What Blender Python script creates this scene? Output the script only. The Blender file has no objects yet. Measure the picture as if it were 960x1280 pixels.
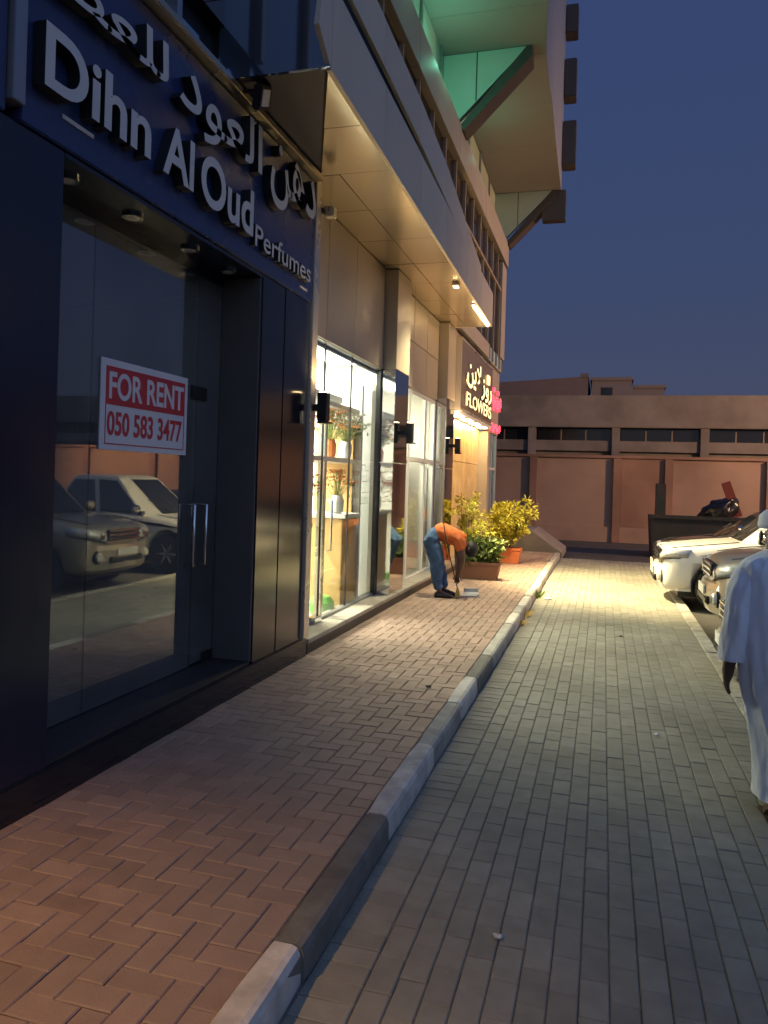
import bpy, bmesh, math, random
from mathutils import Vector, Matrix, noise as mnoise
random.seed(7)
R = math.radians
C = bpy.context.scene.collection
SC = bpy.context.scene

# ------------------------------------------------------------------ camera
CAMH = 1.8
TH = math.atan(275 / 961)
RHO = R(1.75)
cam_d = bpy.data.cameras.new('camera')
cam = bpy.data.objects.new('camera', cam_d)
C.objects.link(cam)
_r = Vector((math.cos(TH), math.sin(TH), 0)); _u = Vector((0, 0, 1)); _b = Vector((math.sin(TH), -math.cos(TH), 0))
_r2 = _r * math.cos(RHO) + _u * math.sin(RHO)
_u2 = _u * math.cos(RHO) - _r * math.sin(RHO)
cam.matrix_world = Matrix(((_r2.x, _u2.x, _b.x, 0), (_r2.y, _u2.y, _b.y, 0), (_r2.z, _u2.z, _b.z, CAMH), (0, 0, 0, 1)))
cam_d.sensor_width = 36; cam_d.lens = 961 / 1280 * 36
cam_d.shift_y = -41.4 / 1280
cam_d.clip_start = 0.05; cam_d.clip_end = 1500
SC.camera = cam

# ------------------------------------------------------------------ dusk sky
w = bpy.data.worlds.new('World'); SC.world = w; w.use_nodes = True
nt = w.node_tree; nt.nodes.clear()
out = nt.nodes.new('ShaderNodeOutputWorld'); bg = nt.nodes.new('ShaderNodeBackground')
tc = nt.nodes.new('ShaderNodeTexCoord'); sep = nt.nodes.new('ShaderNodeSeparateXYZ')
rmp = nt.nodes.new('ShaderNodeValToRGB')
nt.links.new(tc.outputs['Generated'], sep.inputs[0]); nt.links.new(sep.outputs['Z'], rmp.inputs[0])
cr = rmp.color_ramp
cr.elements[0].position = 0.0; cr.elements[0].color = (0.078, 0.086, 0.142, 1)
cr.elements[1].position = 1.0; cr.elements[1].color = (0.040, 0.070, 0.22, 1)
for p_, c_ in ((0.10, (0.068, 0.083, 0.152)), (0.28, (0.050, 0.077, 0.176)), (0.55, (0.042, 0.070, 0.185))):
    e_ = cr.elements.new(p_); e_.color = c_ + (1,)
# after-sunset glow in the west, behind the photographer
mpw = nt.nodes.new('ShaderNodeVectorMath'); mpw.operation = 'DOT_PRODUCT'; mpw.inputs[1].default_value = (0.72, -0.68, 0.12)
nt.links.new(tc.outputs['Generated'], mpw.inputs[0])
mrw = nt.nodes.new('ShaderNodeMapRange'); mrw.interpolation_type = 'SMOOTHSTEP'
mrw.inputs[1].default_value = -0.2; mrw.inputs[2].default_value = 1.0; mrw.inputs[3].default_value = 1.0; mrw.inputs[4].default_value = 4.5
nt.links.new(mpw.outputs['Value'], mrw.inputs[0])
mxw = nt.nodes.new('ShaderNodeVectorMath'); mxw.operation = 'SCALE'
gcol = nt.nodes.new('ShaderNodeMix'); gcol.data_type = 'RGBA'; gcol.blend_type = 'MULTIPLY'; gcol.inputs['B'].default_value = (1.22, 1.12, 0.80, 1)
mr2 = nt.nodes.new('ShaderNodeMapRange'); mr2.inputs[1].default_value = 0.0; mr2.inputs[2].default_value = 0.7
nt.links.new(mpw.outputs['Value'], mr2.inputs[0]); nt.links.new(mr2.outputs[0], gcol.inputs['Factor']); nt.links.new(rmp.outputs[0], gcol.inputs['A'])
nt.links.new(gcol.outputs['Result'], mxw.inputs[0]); nt.links.new(mrw.outputs[0], mxw.inputs['Scale'])
nt.links.new(mxw.outputs[0], bg.inputs['Color']); bg.inputs['Strength'].default_value = 0.85
nt.links.new(bg.outputs[0], out.inputs['Surface'])

# ------------------------------------------------------------------ exposure and render
SC.view_settings.view_transform = 'Standard'; SC.view_settings.look = 'None'
SC.view_settings.exposure = 0.0; SC.view_settings.gamma = 1.0
SC.cycles.use_denoising = True
SC.cycles.max_bounces = 6; SC.cycles.transparent_max_bounces = 12; SC.cycles.glossy_bounces = 4
SC.cycles.diffuse_bounces = 3; SC.cycles.transmission_bounces = 4
SC.cycles.caustics_reflective = False; SC.cycles.caustics_refractive = False
SC.cycles.sample_clamp_indirect = 4.0

# ------------------------------------------------------------------ materials
def M(name, col, rough=0.6, metal=0.0, var=0.0, vs=4.0, bump=0.0, bs=60.0, coat=0.0, rnd=None, rv=0.0, dirt=0.0, ds=1.2, dcol=None, spec=0.5, rvar=0.0):
    m = bpy.data.materials.new(name); m.use_nodes = True
    t = m.node_tree; n = t.nodes; L = t.links
    b = n['Principled BSDF']
    b.inputs['Roughness'].default_value = rough; b.inputs['Metallic'].default_value = metal
    b.inputs['Specular IOR Level'].default_value = spec
    b.inputs['Coat Weight'].default_value = coat
    col = tuple(col[:3])
    b.inputs['Base Color'].default_value = col + (1,)
    need = var or bump or rnd or dirt or rvar
    if not need: return m
    g = n.new('ShaderNodeNewGeometry')
    cur = None
    rgb = n.new('ShaderNodeRGB'); rgb.outputs[0].default_value = col + (1,); cur = rgb.outputs[0]
    def noise(scale, det=5):
        x = n.new('ShaderNodeTexNoise'); x.inputs['Scale'].default_value = scale; x.inputs['Detail'].default_value = det
        L.new(g.outputs['Position'], x.inputs['Vector']); return x.outputs['Fac']
    def rng(src, a, b_, lo=0.0, hi=1.0):
        x = n.new('ShaderNodeMapRange'); x.inputs[1].default_value = lo; x.inputs[2].default_value = hi
        x.inputs[3].default_value = a; x.inputs[4].default_value = b_; L.new(src, x.inputs[0]); return x.outputs[0]
    def scale(c, f):
        x = n.new('ShaderNodeVectorMath'); x.operation = 'SCALE'; L.new(c, x.inputs[0]); L.new(f, x.inputs['Scale']); return x.outputs[0]
    if rnd:
        src = n.new('ShaderNodeObjectInfo').outputs['Random'] if rnd == 'object' else g.outputs['Random Per Island']
        cur = scale(cur, rng(src, 1 - rv, 1 + rv))
    if var:
        cur = scale(cur, rng(noise(vs), 1 - var, 1 + var, 0.25, 0.75))
    if dirt:
        mx = n.new('ShaderNodeMix'); mx.data_type = 'RGBA'
        L.new(rng(noise(ds, 8), 0, dirt, 0.45, 0.7), mx.inputs['Factor']); L.new(cur, mx.inputs['A'])
        mx.inputs['B'].default_value = tuple(dcol or [q * 0.45 for q in col]) + (1,); cur = mx.outputs['Result']
    L.new(cur, b.inputs['Base Color'])
    if rvar:
        L.new(rng(noise(vs * 0.7), max(0.02, rough - rvar), min(1, rough + rvar), 0.3, 0.7), b.inputs['Roughness'])
    if bump:
        bp = n.new('ShaderNodeBump'); bp.inputs['Strength'].default_value = bump; bp.inputs['Distance'].default_value = 0.01
        L.new(noise(bs, 6), bp.inputs['Height']); L.new(bp.outputs[0], b.inputs['Normal'])
    return m

def EM(name, col, s):
    m = bpy.data.materials.new(name); m.use_nodes = True
    b = m.node_tree.nodes['Principled BSDF']
    b.inputs['Base Color'].default_value = (0.6, 0.6, 0.6, 1)
    b.inputs['Emission Color'].default_value = tuple(col) + (1,); b.inputs['Emission Strength'].default_value = s
    return m

def GLASS(name, tint=(1, 1, 1), refl=1.0, base=0.0, haze=0.0):
    m = bpy.data.materials.new(name); m.use_nodes = True
    t = m.node_tree; n = t.nodes; L = t.links; n.remove(n['Principled BSDF'])
    o = n['Material Output']; mx = n.new('ShaderNodeMixShader'); tr = n.new('ShaderNodeBsdfTransparent'); gl = n.new('ShaderNodeBsdfGlossy')
    gl.inputs['Roughness'].default_value = 0.012; tr.inputs['Color'].default_value = tuple(tint) + (1,)
    fr = n.new('ShaderNodeFresnel'); fr.inputs['IOR'].default_value = 1.5
    ma = n.new('ShaderNodeMath'); ma.operation = 'MULTIPLY_ADD'; ma.inputs[1].default_value = refl; ma.inputs[2].default_value = base; ma.use_clamp = True
    ge = n.new('ShaderNodeNewGeometry'); io = n.new('ShaderNodeMapRange'); io.inputs[3].default_value = 1.5; io.inputs[4].default_value = 1 / 1.5
    L.new(ge.outputs['Backfacing'], io.inputs[0]); L.new(io.outputs[0], fr.inputs['IOR'])
    L.new(fr.outputs[0], ma.inputs[0]); L.new(ma.outputs[0], mx.inputs[0]); L.new(tr.outputs[0], mx.inputs[1]); L.new(gl.outputs[0], mx.inputs[2])
    if haze:  # pale haze painted over the glass in place of ambient light reflected there
        df = n.new('ShaderNodeBsdfDiffuse'); df.inputs['Color'].default_value = (.62, .62, .58, 1); m2 = n.new('ShaderNodeMixShader')
        nz = n.new('ShaderNodeTexNoise'); nz.inputs['Scale'].default_value = 1.6; nz.inputs['Detail'].default_value = 6
        L.new(ge.outputs['Position'], nz.inputs['Vector']); dm = n.new('ShaderNodeMapRange')
        dm.inputs[1].default_value = .3; dm.inputs[2].default_value = .7; dm.inputs[3].default_value = haze * .6; dm.inputs[4].default_value = haze * 1.4
        L.new(nz.outputs['Fac'], dm.inputs[0]); L.new(dm.outputs[0], m2.inputs[0]); L.new(mx.outputs[0], m2.inputs[1]); L.new(df.outputs[0], m2.inputs[2])
        L.new(m2.outputs[0], o.inputs['Surface'])
    else: L.new(mx.outputs[0], o.inputs['Surface'])
    return m

MT = dict(
    lane=M('lane brick grey', (0.268, 0.258, 0.208), 0.75, var=0.14, vs=9, bump=0.35, bs=90, rnd='object', rv=0.11, dirt=0.5, ds=0.9),
    lane_i=M('lane brick grey joined', (0.268, 0.258, 0.208), 0.75, var=0.14, vs=9, bump=0.35, bs=90, rnd='island', rv=0.11, dirt=0.5, ds=0.9),
    red=M('sidewalk brick red', (0.30, 0.205, 0.158), 0.62, var=0.12, vs=8, bump=0.3, bs=90, rnd='object', rv=0.16, dirt=0.5, ds=0.9, dcol=(0.25, 0.2, 0.16)),
    red_i=M('sidewalk brick red joined', (0.30, 0.205, 0.158), 0.62, var=0.12, vs=8, bump=0.3, bs=90, rnd='island', rv=0.16, dirt=0.5, ds=0.9, dcol=(0.25, 0.2, 0.16)),
    sand=M('joint sand', (0.165, 0.15, 0.125), 0.95, var=0.3, vs=25),
    asphalt=M('asphalt', (0.055, 0.053, 0.05), 0.9, var=0.25, vs=3, bump=0.5, bs=120, dirt=0.5, ds=0.6, dcol=(0.1, 0.085, 0.07)),
    kerbw=M('kerb faded white paint', (0.60, 0.57, 0.505), 0.75, var=0.15, vs=12, bump=0.4, bs=45, dirt=0.6, ds=5, dcol=(0.26, 0.24, 0.21)),
    kerbd=M('kerb bare concrete', (0.17, 0.165, 0.14), 0.85, var=0.2, vs=10, bump=0.5, bs=45, dirt=0.6, ds=4),
    kerbm=M('kerb worn paint', (0.40, 0.385, 0.335), 0.8, var=0.2, vs=10, bump=0.4, bs=45, dirt=0.7, ds=4),
    conc=M('pale concrete', (0.26, 0.22, 0.18), 0.85, var=0.15, vs=3, bump=0.25, bs=40, dirt=0.4, ds=1.0),
    black=M('black granite cladding', (0.012, 0.013, 0.018), 0.14, var=0.2, vs=6, spec=0.6),
    navy=M('navy sign panel', (0.030, 0.046, 0.13), 0.25, var=0.1, vs=2, rvar=0.05),
    navyd=M('dark navy composite', (0.012, 0.016, 0.035), 0.22, rvar=0.05),
    silver=M('sign letter face', (0.62, 0.61, 0.60), 0.5, var=0.05),
    blk=M('black plastic', (0.012, 0.012, 0.013), 0.45),
    brass=M('brushed cornice trim', (0.42, 0.36, 0.27), 0.3, metal=0.8, rvar=0.08),
    alu=M('cream aluminium trim', (0.62, 0.56, 0.46), 0.3, metal=0.55, rvar=0.08),
    clad=M('beige composite cladding', (0.42, 0.345, 0.26), 0.38, metal=0.15, var=0.06, vs=1.2, rvar=0.06, rnd='object', rv=0.05),
    soff=M('cream glossy soffit panel', (0.74, 0.62, 0.44), 0.2, metal=0.85, var=0.05, vs=1.0, rvar=0.04, rnd='object', rv=0.05),
    fasc=M('grey lavender composite panel', (0.62, 0.53, 0.41), 0.42, metal=0.1, var=0.06, vs=1.0, rnd='object', rv=0.05),
    parap=M('warm grey parapet', (0.40, 0.34, 0.28), 0.6, var=0.08, vs=1.5),
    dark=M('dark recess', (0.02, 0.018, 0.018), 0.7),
    bronze=M('bronze tinted window', (0.035, 0.022, 0.016), 0.08, var=0.3, vs=1.0),
    mull=M('brown mullion', (0.36, 0.27, 0.18), 0.5),
    greyal=M('grey aluminium mullion', (0.30, 0.31, 0.33), 0.35, metal=0.6),
    bglass=M('blue reflective glazing', (0.30, 0.38, 0.52), 0.06, metal=0.85, var=0.1, vs=0.8),
    gglass=M('pale glazing', (0.50, 0.58, 0.52), 0.25, var=0.08, vs=1.0),
    tsoff=M('tower soffit render', (0.25, 0.225, 0.22), 0.8, var=0.05, vs=1.0),
    tface=M('tower blue grey render', (0.24, 0.25, 0.29), 0.7, var=0.08),
    tdark=M('dark brown bracket edge', (0.07, 0.055, 0.05), 0.6),
    white=M('white paint', (0.80, 0.79, 0.75), 0.5, var=0.03),
    wood=M('honey wood laminate', (0.58, 0.36, 0.14), 0.45, var=0.15, vs=5),
    tile=M('shop floor tile', (0.55, 0.50, 0.42), 0.15, var=0.08),
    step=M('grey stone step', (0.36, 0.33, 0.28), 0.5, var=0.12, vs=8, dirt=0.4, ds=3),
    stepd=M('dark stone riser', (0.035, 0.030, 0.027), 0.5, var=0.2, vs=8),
    mirr=M('mirror polished steel', (0.62, 0.60, 0.57), 0.06, metal=1.0),
    wframe=M('white window frame', (0.70, 0.70, 0.66), 0.4),
    marble=M('yellow marble', (0.70, 0.50, 0.24), 0.25, var=0.22, vs=2.5, dirt=0.4, ds=4, dcol=(0.55, 0.33, 0.12)),
    signbk=M('brown sign backing', (0.20, 0.15, 0.11), 0.35, var=0.08),
    terra=M('terracotta planter', (0.55, 0.15, 0.05), 0.7, var=0.1, vs=6),
    terrad=M('brown planter', (0.17, 0.075, 0.042), 0.7, var=0.12, vs=6),
    soil=M('soil', (0.05, 0.035, 0.025), 0.95, bump=0.8, bs=60),
    wallp=M('pink render', (0.41, 0.28, 0.21), 0.85, var=0.12, vs=0.7, dirt=0.7, ds=0.55, dcol=(0.24, 0.15, 0.11), bump=0.15, bs=30),
    wallr=M('rust render', (0.36, 0.21, 0.15), 0.85, var=0.12, vs=0.7, dirt=0.6, ds=0.6),
    wareh=M('weathered grey concrete', (0.26, 0.225, 0.195), 0.9, var=0.18, vs=1.6, dirt=0.8, ds=0.6, dcol=(0.15, 0.12, 0.10), bump=0.2, bs=20),
    wareh2=M('far brown render', (0.22, 0.155, 0.125), 0.9, var=0.08),
    wareh3=M('far tan render', (0.27, 0.215, 0.175), 0.9, var=0.08),
    dglass=M('dark window', (0.015, 0.014, 0.014), 0.12),
    skin=M('dark skin', (0.11, 0.058, 0.038), 0.5, var=0.08, vs=30),
    hair=M('black hair', (0.010, 0.009, 0.009), 0.6),
    denim=M('blue denim', (0.065, 0.13, 0.24), 0.85, var=0.25, vs=14, bump=0.4, bs=150),
    orange=M('orange shirt', (0.62, 0.145, 0.03), 0.8, var=0.12, vs=10),
    kand=M('white robe cloth', (0.83, 0.87, 0.95), 0.8, var=0.03, vs=6),
    leath=M('brown leather', (0.08, 0.045, 0.025), 0.5),
    rubber=M('tyre rubber', (0.018, 0.018, 0.018), 0.8),
    rim=M('alloy rim', (0.45, 0.45, 0.46), 0.3, metal=0.9),
    chrome=M('chrome', (0.7, 0.7, 0.7), 0.08, metal=1.0),
    lampg=M('headlight lens', (0.62, 0.63, 0.62), 0.22, metal=0.3, coat=1.0, var=0.25, vs=25),
    carw=M('white car paint', (0.72, 0.70, 0.66), 0.32, coat=0.8, dirt=0.15, ds=3, dcol=(0.5, 0.45, 0.38)),
    carg=M('champagne car paint', (0.42, 0.37, 0.29), 0.3, metal=0.45, coat=0.9),
    cars=M('dark grey car paint', (0.07, 0.072, 0.075), 0.3, metal=0.4, coat=0.9),
    cark=M('dark maroon car paint', (0.045, 0.03, 0.028), 0.3, metal=0.2, coat=0.9),
    carglass=M('car window', (0.02, 0.02, 0.02), 0.04, spec=0.9),
    plate=M('number plate', (0.7, 0.7, 0.66), 0.5),
    rentw=M('printed board white', (0.72, 0.72, 0.74), 0.5),
    rentr=M('printed board red', (0.55, 0.03, 0.045), 0.5),
    room=M('empty shop wall', (0.26, 0.26, 0.25), 0.8, var=0.05),
    sign_refl=M('painted sign reflection', (0.022, 0.028, 0.05), 0.55, var=0.1),
    retp=M('dark grey return panel', (0.085, 0.085, 0.08), 0.5, var=0.1),
    leafy=M('yellow green leaf', (0.52, 0.47, 0.05), 0.5, rnd='island', rv=0.35),
    leafg=M('mid green leaf', (0.15, 0.20, 0.045), 0.5, rnd='island', rv=0.4),
    bark=M('bark', (0.16, 0.11, 0.07), 0.9),
    pet_o=M('orange petal', (0.75, 0.25, 0.05), 0.6, rnd='island', rv=0.3),
    pet_w=M('white petal', (0.8, 0.75, 0.68), 0.6, rnd='island', rv=0.15),
    pet_r=M('crimson petal', (0.45, 0.03, 0.06), 0.6, rnd='island', rv=0.3),
    vgreen=M('lime plastic', (0.10, 0.35, 0.06), 0.4), vblue=M('sky blue box', (0.10, 0.42, 0.75), 0.5),
    vpot=M('orange pot', (0.62, 0.17, 0.05), 0.5),
    decal=M('frosted print', (0.42, 0.45, 0.42), 0.6),
    rustb=M('rust red board', (0.22, 0.05, 0.035), 0.8, var=0.15),
    skip=M('dark green steel', (0.035, 0.04, 0.035), 0.6, dirt=0.5, ds=3, dcol=(0.08, 0.045, 0.03)),
    bag=M('black refuse bag', (0.012, 0.012, 0.013), 0.3),
    gr_pl=M('grey plastic', (0.33, 0.34, 0.36), 0.5), straw=M('yellow bristle', (0.62, 0.42, 0.12), 0.8),
)
G_dark = GLASS('shop glass reflective', (0.55, 0.58, 0.60), 1.2, 0.15, .10)
G_clear = GLASS('clear shop glass', (0.93, 0.95, 0.92), 1.0, 0.0)
G_green = GLASS('greenish shop glass', (0.72, 0.82, 0.76), 1.0, 0.05)
E_ceil = EM('shop ceiling light', (1.0, 0.98, 0.84), 13.0)
E_warm = EM('warm lamp lens', (1.0, 0.72, 0.36), 30.0)
E_sq = EM('square downlight lens', (1.0, 0.80, 0.42), 14.0)
E_green = EM('green flood lens', (0.1, 1.0, 0.55), 12.0)
E_sign = EM('lit letter face', (1.0, 0.68, 0.27), 2.3)
E_mag = EM('magenta neon', (1.0, 0.008, 0.05), 3.2)
E_sod = EM('sodium lamp lens', (1.0, 0.5, 0.18), 25.0)
E_spot = EM('spot lamp lens', (1.0, 0.97, 0.85), 40.0)

# ------------------------------------------------------------------ mesh helper
class B:
    def __init__(s): s.v = []; s.f = []; s.mi = []; s.cur = 0; s.sm = []; s.smooth = False
    def mat(s, i): s.cur = i; return s
    def add(s, vs, fs):
        o = len(s.v); s.v += [tuple(v) for v in vs]
        for f in fs: s.f.append(tuple(i + o for i in f)); s.mi.append(s.cur); s.sm.append(s.smooth)
        return s
    def box(s, x0, x1, y0, y1, z0, z1):
        x0, x1 = min(x0, x1), max(x0, x1); y0, y1 = min(y0, y1), max(y0, y1); z0, z1 = min(z0, z1), max(z0, z1)
        return s.add([(x0, y0, z0), (x1, y0, z0), (x1, y1, z0), (x0, y1, z0), (x0, y0, z1), (x1, y0, z1), (x1, y1, z1), (x0, y1, z1)],
                     [(3, 2, 1, 0), (4, 5, 6, 7), (0, 1, 5, 4), (1, 2, 6, 5), (2, 3, 7, 6), (3, 0, 4, 7)])
    def bbox(s, x0, x1, y0, y1, z0, z1, b=0.01):
        # box with bevelled edges (chamfer on all edges)
        x0, x1 = min(x0, x1), max(x0, x1); y0, y1 = min(y0, y1), max(y0, y1); z0, z1 = min(z0, z1), max(z0, z1)
        bm = bmesh.new()
        bmesh.ops.create_cube(bm, size=1, matrix=Matrix.Translation(((x0 + x1) / 2, (y0 + y1) / 2, (z0 + z1) / 2)) @ Matrix.Diagonal((x1 - x0, y1 - y0, z1 - z0, 1)))
        b = min(b, (x1 - x0) * .45, (y1 - y0) * .45, (z1 - z0) * .45)
        bmesh.ops.bevel(bm, geom=bm.edges[:], offset=b, segments=2, affect='EDGES')
        bm.verts.index_update()
        s.add([v.co[:] for v in bm.verts], [[v.index for v in f.verts] for f in bm.faces]); bm.free(); return s
    def prism(s, poly, ext):
        n = len(poly); ext = Vector(ext); p = [Vector(q) for q in poly]
        nn = Vector((0, 0, 0))
        for i in range(n): nn += p[i].cross(p[(i + 1) % n])
        if nn.dot(ext) > 0: p.reverse()
        vs = p + [q + ext for q in p]
        return s.add(vs, [tuple(range(n)), tuple(range(2 * n - 1, n - 1, -1))] + [((i + 1) % n, i, i + n, (i + 1) % n + n) for i in range(n)])
    def tube(s, pts, r, n=8, cap=True):
        pts = [Vector(p) for p in pts]; rs = r if isinstance(r, (list, tuple)) else [r] * len(pts)
        vs = []; fs = []
        for i, p in enumerate(pts):
            d = (pts[min(i + 1, len(pts) - 1)] - pts[max(i - 1, 0)]).normalized()
            a = d.cross(Vector((0, 0, 1)) if abs(d.z) < .9 else Vector((1, 0, 0))).normalized(); b = d.cross(a)
            for k in range(n):
                t = 2 * math.pi * k / n; vs.append(p + (a * math.cos(t) + b * math.sin(t)) * rs[i])
        for i in range(len(pts) - 1):
            for k in range(n): fs.append((i * n + k, i * n + (k + 1) % n, (i + 1) * n + (k + 1) % n, (i + 1) * n + k))
        if cap: fs += [tuple(range(n - 1, -1, -1)), tuple(range((len(pts) - 1) * n, len(pts) * n))]
        sm = s.smooth; s.smooth = True; s.add(vs, fs); s.smooth = sm; return s
    def lathe(s, prof, n=20, c=(0, 0, 0), axis='z'):
        vs = []; fs = []
        for r, z in prof:
            for k in range(n):
                t = 2 * math.pi * k / n; a, b = r * math.cos(t), r * math.sin(t)
                q = {'z': (a, b, z), 'y': (a, z, b), 'x': (z, a, b)}[axis]
                vs.append((q[0] + c[0], q[1] + c[1], q[2] + c[2]))
        for i in range(len(prof) - 1):
            for k in range(n): fs.append((i * n + k, i * n + (k + 1) % n, (i + 1) * n + (k + 1) % n, (i + 1) * n + k))
        fs += [tuple(range(n - 1, -1, -1)), tuple(range((len(prof) - 1) * n, len(prof) * n))]
        return s.add(vs, fs)
    def loft(s, rings, caps=True):
        n = len(rings[0]); vs = [v for r in rings for v in r]; fs = []
        for i in range(len(rings) - 1):
            for k in range(n): fs.append((i * n + k, i * n + (k + 1) % n, (i + 1) * n + (k + 1) % n, (i + 1) * n + k))
        if caps: fs += [tuple(range(n - 1, -1, -1)), tuple(range((len(rings) - 1) * n, len(rings) * n))]
        return s.add(vs, fs)
    def ball(s, c, r, n=8, sz=(1, 1, 1)):
        bm = bmesh.new(); bmesh.ops.create_uvsphere(bm, u_segments=n + 2, v_segments=n, radius=r); bm.verts.index_update()
        sm = s.smooth; s.smooth = True
        s.add([(c[0] + v.co.x * sz[0], c[1] + v.co.y * sz[1], c[2] + v.co.z * sz[2]) for v in bm.verts], [[v.index for v in f.verts] for f in bm.faces])
        s.smooth = sm; bm.free(); return s
    def mesh(s, name, mats, off=(0, 0, 0), fixn=False):
        me = bpy.data.meshes.new(name)
        me.from_pydata([(v[0] - off[0], v[1] - off[1], v[2] - off[2]) for v in s.v], [], s.f)
        for m in (mats if isinstance(mats, (list, tuple)) else [mats]): me.materials.append(m)
        me.polygons.foreach_set('material_index', s.mi); me.polygons.foreach_set('use_smooth', s.sm)
        if fixn:
            bm = bmesh.new(); bm.from_mesh(me); bmesh.ops.recalc_face_normals(bm, faces=bm.faces[:]); bm.to_mesh(me); bm.free()
        me.update(); return me

ORG = {}
def tag(o, label=None, cat=None, group=None, kind=None):
    if label: o['label'] = label
    if cat: o['category'] = cat
    if group: o['group'] = group
    if kind: o['kind'] = kind
    return o
def thing(name, loc, label, cat, group=None, rotz=0.0):
    o = bpy.data.objects.new(name, None); C.objects.link(o); o.location = loc; o.rotation_euler = (0, 0, rotz); o.empty_display_size = 0.2
    ORG[o.name] = Vector(loc) if not rotz else Vector((0, 0, 0))
    return tag(o, label, cat, group)
def part(name, b, mats, parent=None, label=None, kind=None, fixn=False, local=False):
    """b in world coordinates (or in the thing's own for rotated things); becomes one mesh object."""
    off = (0, 0, 0)
    if parent is not None and not local: off = ORG.get(parent.name, Vector((0, 0, 0)))
    me = b.mesh(name, mats, off, fixn) if isinstance(b, B) else b
    o = bpy.data.objects.new(name, me); C.objects.link(o)
    if parent is not None: o.parent = parent; ORG[o.name] = off
    return tag(o, label, None, None, kind)
def single(name, b, mats, loc, label, cat, group=None, fixn=False):
    o = bpy.data.objects.new(name, b.mesh(name, mats, loc, fixn)); C.objects.link(o); o.location = loc
    ORG[o.name] = Vector(loc)
    return tag(o, label, cat, group)
def struct(name, b, mats, fixn=False):
    o = bpy.data.objects.new(name, b.mesh(name, mats, (0, 0, 0), fixn)); C.objects.link(o); ORG[o.name] = Vector((0, 0, 0)); o['kind'] = 'structure'; return o
def lamp(kind, name, loc, col, power, target=None, size=0.1, spot=100, blend=0.6, parent=None):
    d = bpy.data.lights.new(name, kind); d.energy = power; d.color = col
    if kind == 'AREA':
        d.shape = 'RECTANGLE'; d.size, d.size_y = size if isinstance(size, tuple) else (size, size)
    else: d.shadow_soft_size = size
    if kind == 'SPOT': d.spot_size = R(spot); d.spot_blend = blend
    o = bpy.data.objects.new(name, d); C.objects.link(o); o.location = loc
    if target is not None: o.rotation_euler = (Vector(target) - Vector(loc)).to_track_quat('-Z', 'Y').to_euler()
    if parent is not None: o.parent = parent; o.location = Vector(loc) - ORG.get(parent.name, Vector())
    return o
def apply_mods(o):
    dg = bpy.context.evaluated_depsgraph_get(); dg.update()
    me = bpy.data.meshes.new_from_object(o.evaluated_get(dg), depsgraph=dg)
    old = o.data; o.modifiers.clear(); o.data = me; bpy.data.meshes.remove(old); return o
def cpt(X, Y, Z):   # depth and image position, only used to choose which bricks are built singly
    zc = -X * math.sin(TH) + Y * math.cos(TH); xc = X * math.cos(TH) + Y * math.sin(TH)
    return zc, 480 + 961 * xc / max(zc, .01), 598.6 - 961 * (Z - CAMH) / max(zc, .01)

# ------------------------------------------------------------------ ground, lane, sidewalk, kerbs
FX = -2.65            # shop front plane
KX0, KX1 = -1.10, -0.975
LX0, LX1 = -0.975, 1.12
YE = 19.3
b = B().box(-60, 80, -60, 160, -0.5, -0.10)
struct('ground', b, MT['asphalt'])
b = B().box(1.27, 9.0, -8, 19.0, -0.30, -0.09)
struct('parking_lot', b, MT['asphalt'])
b = B().box(LX0 - 0.02, LX1 + 0.02, -6, YE, -0.28, -0.008)
lane = struct('lane', b, MT['sand'])
b = B().box(FX - 0.35, KX0 + 0.01, -6, YE, -0.27, 0.111)
walk = struct('sidewalk', b, MT['sand'])

def brick_mesh(nm, lx, ly, mat, h=0.05, ch=0.0045):
    bb = B(); x, y = lx / 2, ly / 2
    lo = [(-x, -y, -h), (x, -y, -h), (x, y, -h), (-x, y, -h)]; mi = [(p[0], p[1], -ch) for p in lo]
    tp = [(p[0] - math.copysign(ch, p[0]), p[1] - math.copysign(ch, p[1]), 0) for p in lo]
    bb.add(lo + mi + tp, [(i, (i + 1) % 4, 4 + (i + 1) % 4, 4 + i) for i in range(4)] + [(4 + i, 4 + (i + 1) % 4, 8 + (i + 1) % 4, 8 + i) for i in range(4)] + [(8, 9, 10, 11)])
    return bb
def lay(bricks, parent, mat, mat_i, ztop, label_base):
    # bricks: (x0,x1,y0,y1); the ~300 showing largest become parts, the rest one joined part
    vis = []
    for q in bricks:
        cx, cy = (q[0] + q[1]) / 2, (q[2] + q[3]) / 2
        zc, u, v = cpt(cx, cy, ztop)
        inside = zc > 0.3 and -20 < u < 985 and v < 1300
        vis.append((zc if inside else 1e6 + zc, q))
    vis.sort(key=lambda t: t[0])
    cache = {}
    rest = B()
    for i, (d, q) in enumerate(vis):
        lx, ly = round(q[1] - q[0], 3), round(q[3] - q[2], 3)
        cx, cy = (q[0] + q[1]) / 2, (q[2] + q[3]) / 2
        dz = random.uniform(-0.0022, 0.0022); tx, ty = random.gauss(0, .006), random.gauss(0, .006); rz = random.gauss(0, .008)
        if i < 300 and d < 1e6:
            k = (lx, ly)
            if k not in cache: cache[k] = brick_mesh('brick', lx, ly, mat).mesh('brick', mat)
            o = bpy.data.objects.new('brick', cache[k]); C.objects.link(o); o.parent = parent
            o.location = (cx, cy, ztop + dz); o.rotation_euler = (tx, ty, rz)
        else:
            mb = brick_mesh('b', lx, ly, mat_i); mt = Matrix.Translation((cx, cy, ztop + dz)) @ Matrix.Rotation(rz, 4, 'Z') @ Matrix.Rotation(tx, 4, 'X') @ Matrix.Rotation(ty, 4, 'Y')
            rest.add([mt @ Vector(v) for v in mb.v], mb.f)
    part('paving_bricks', rest, mat_i, parent, kind='stuff')
G_ = 0.0032
bl = []
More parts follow.
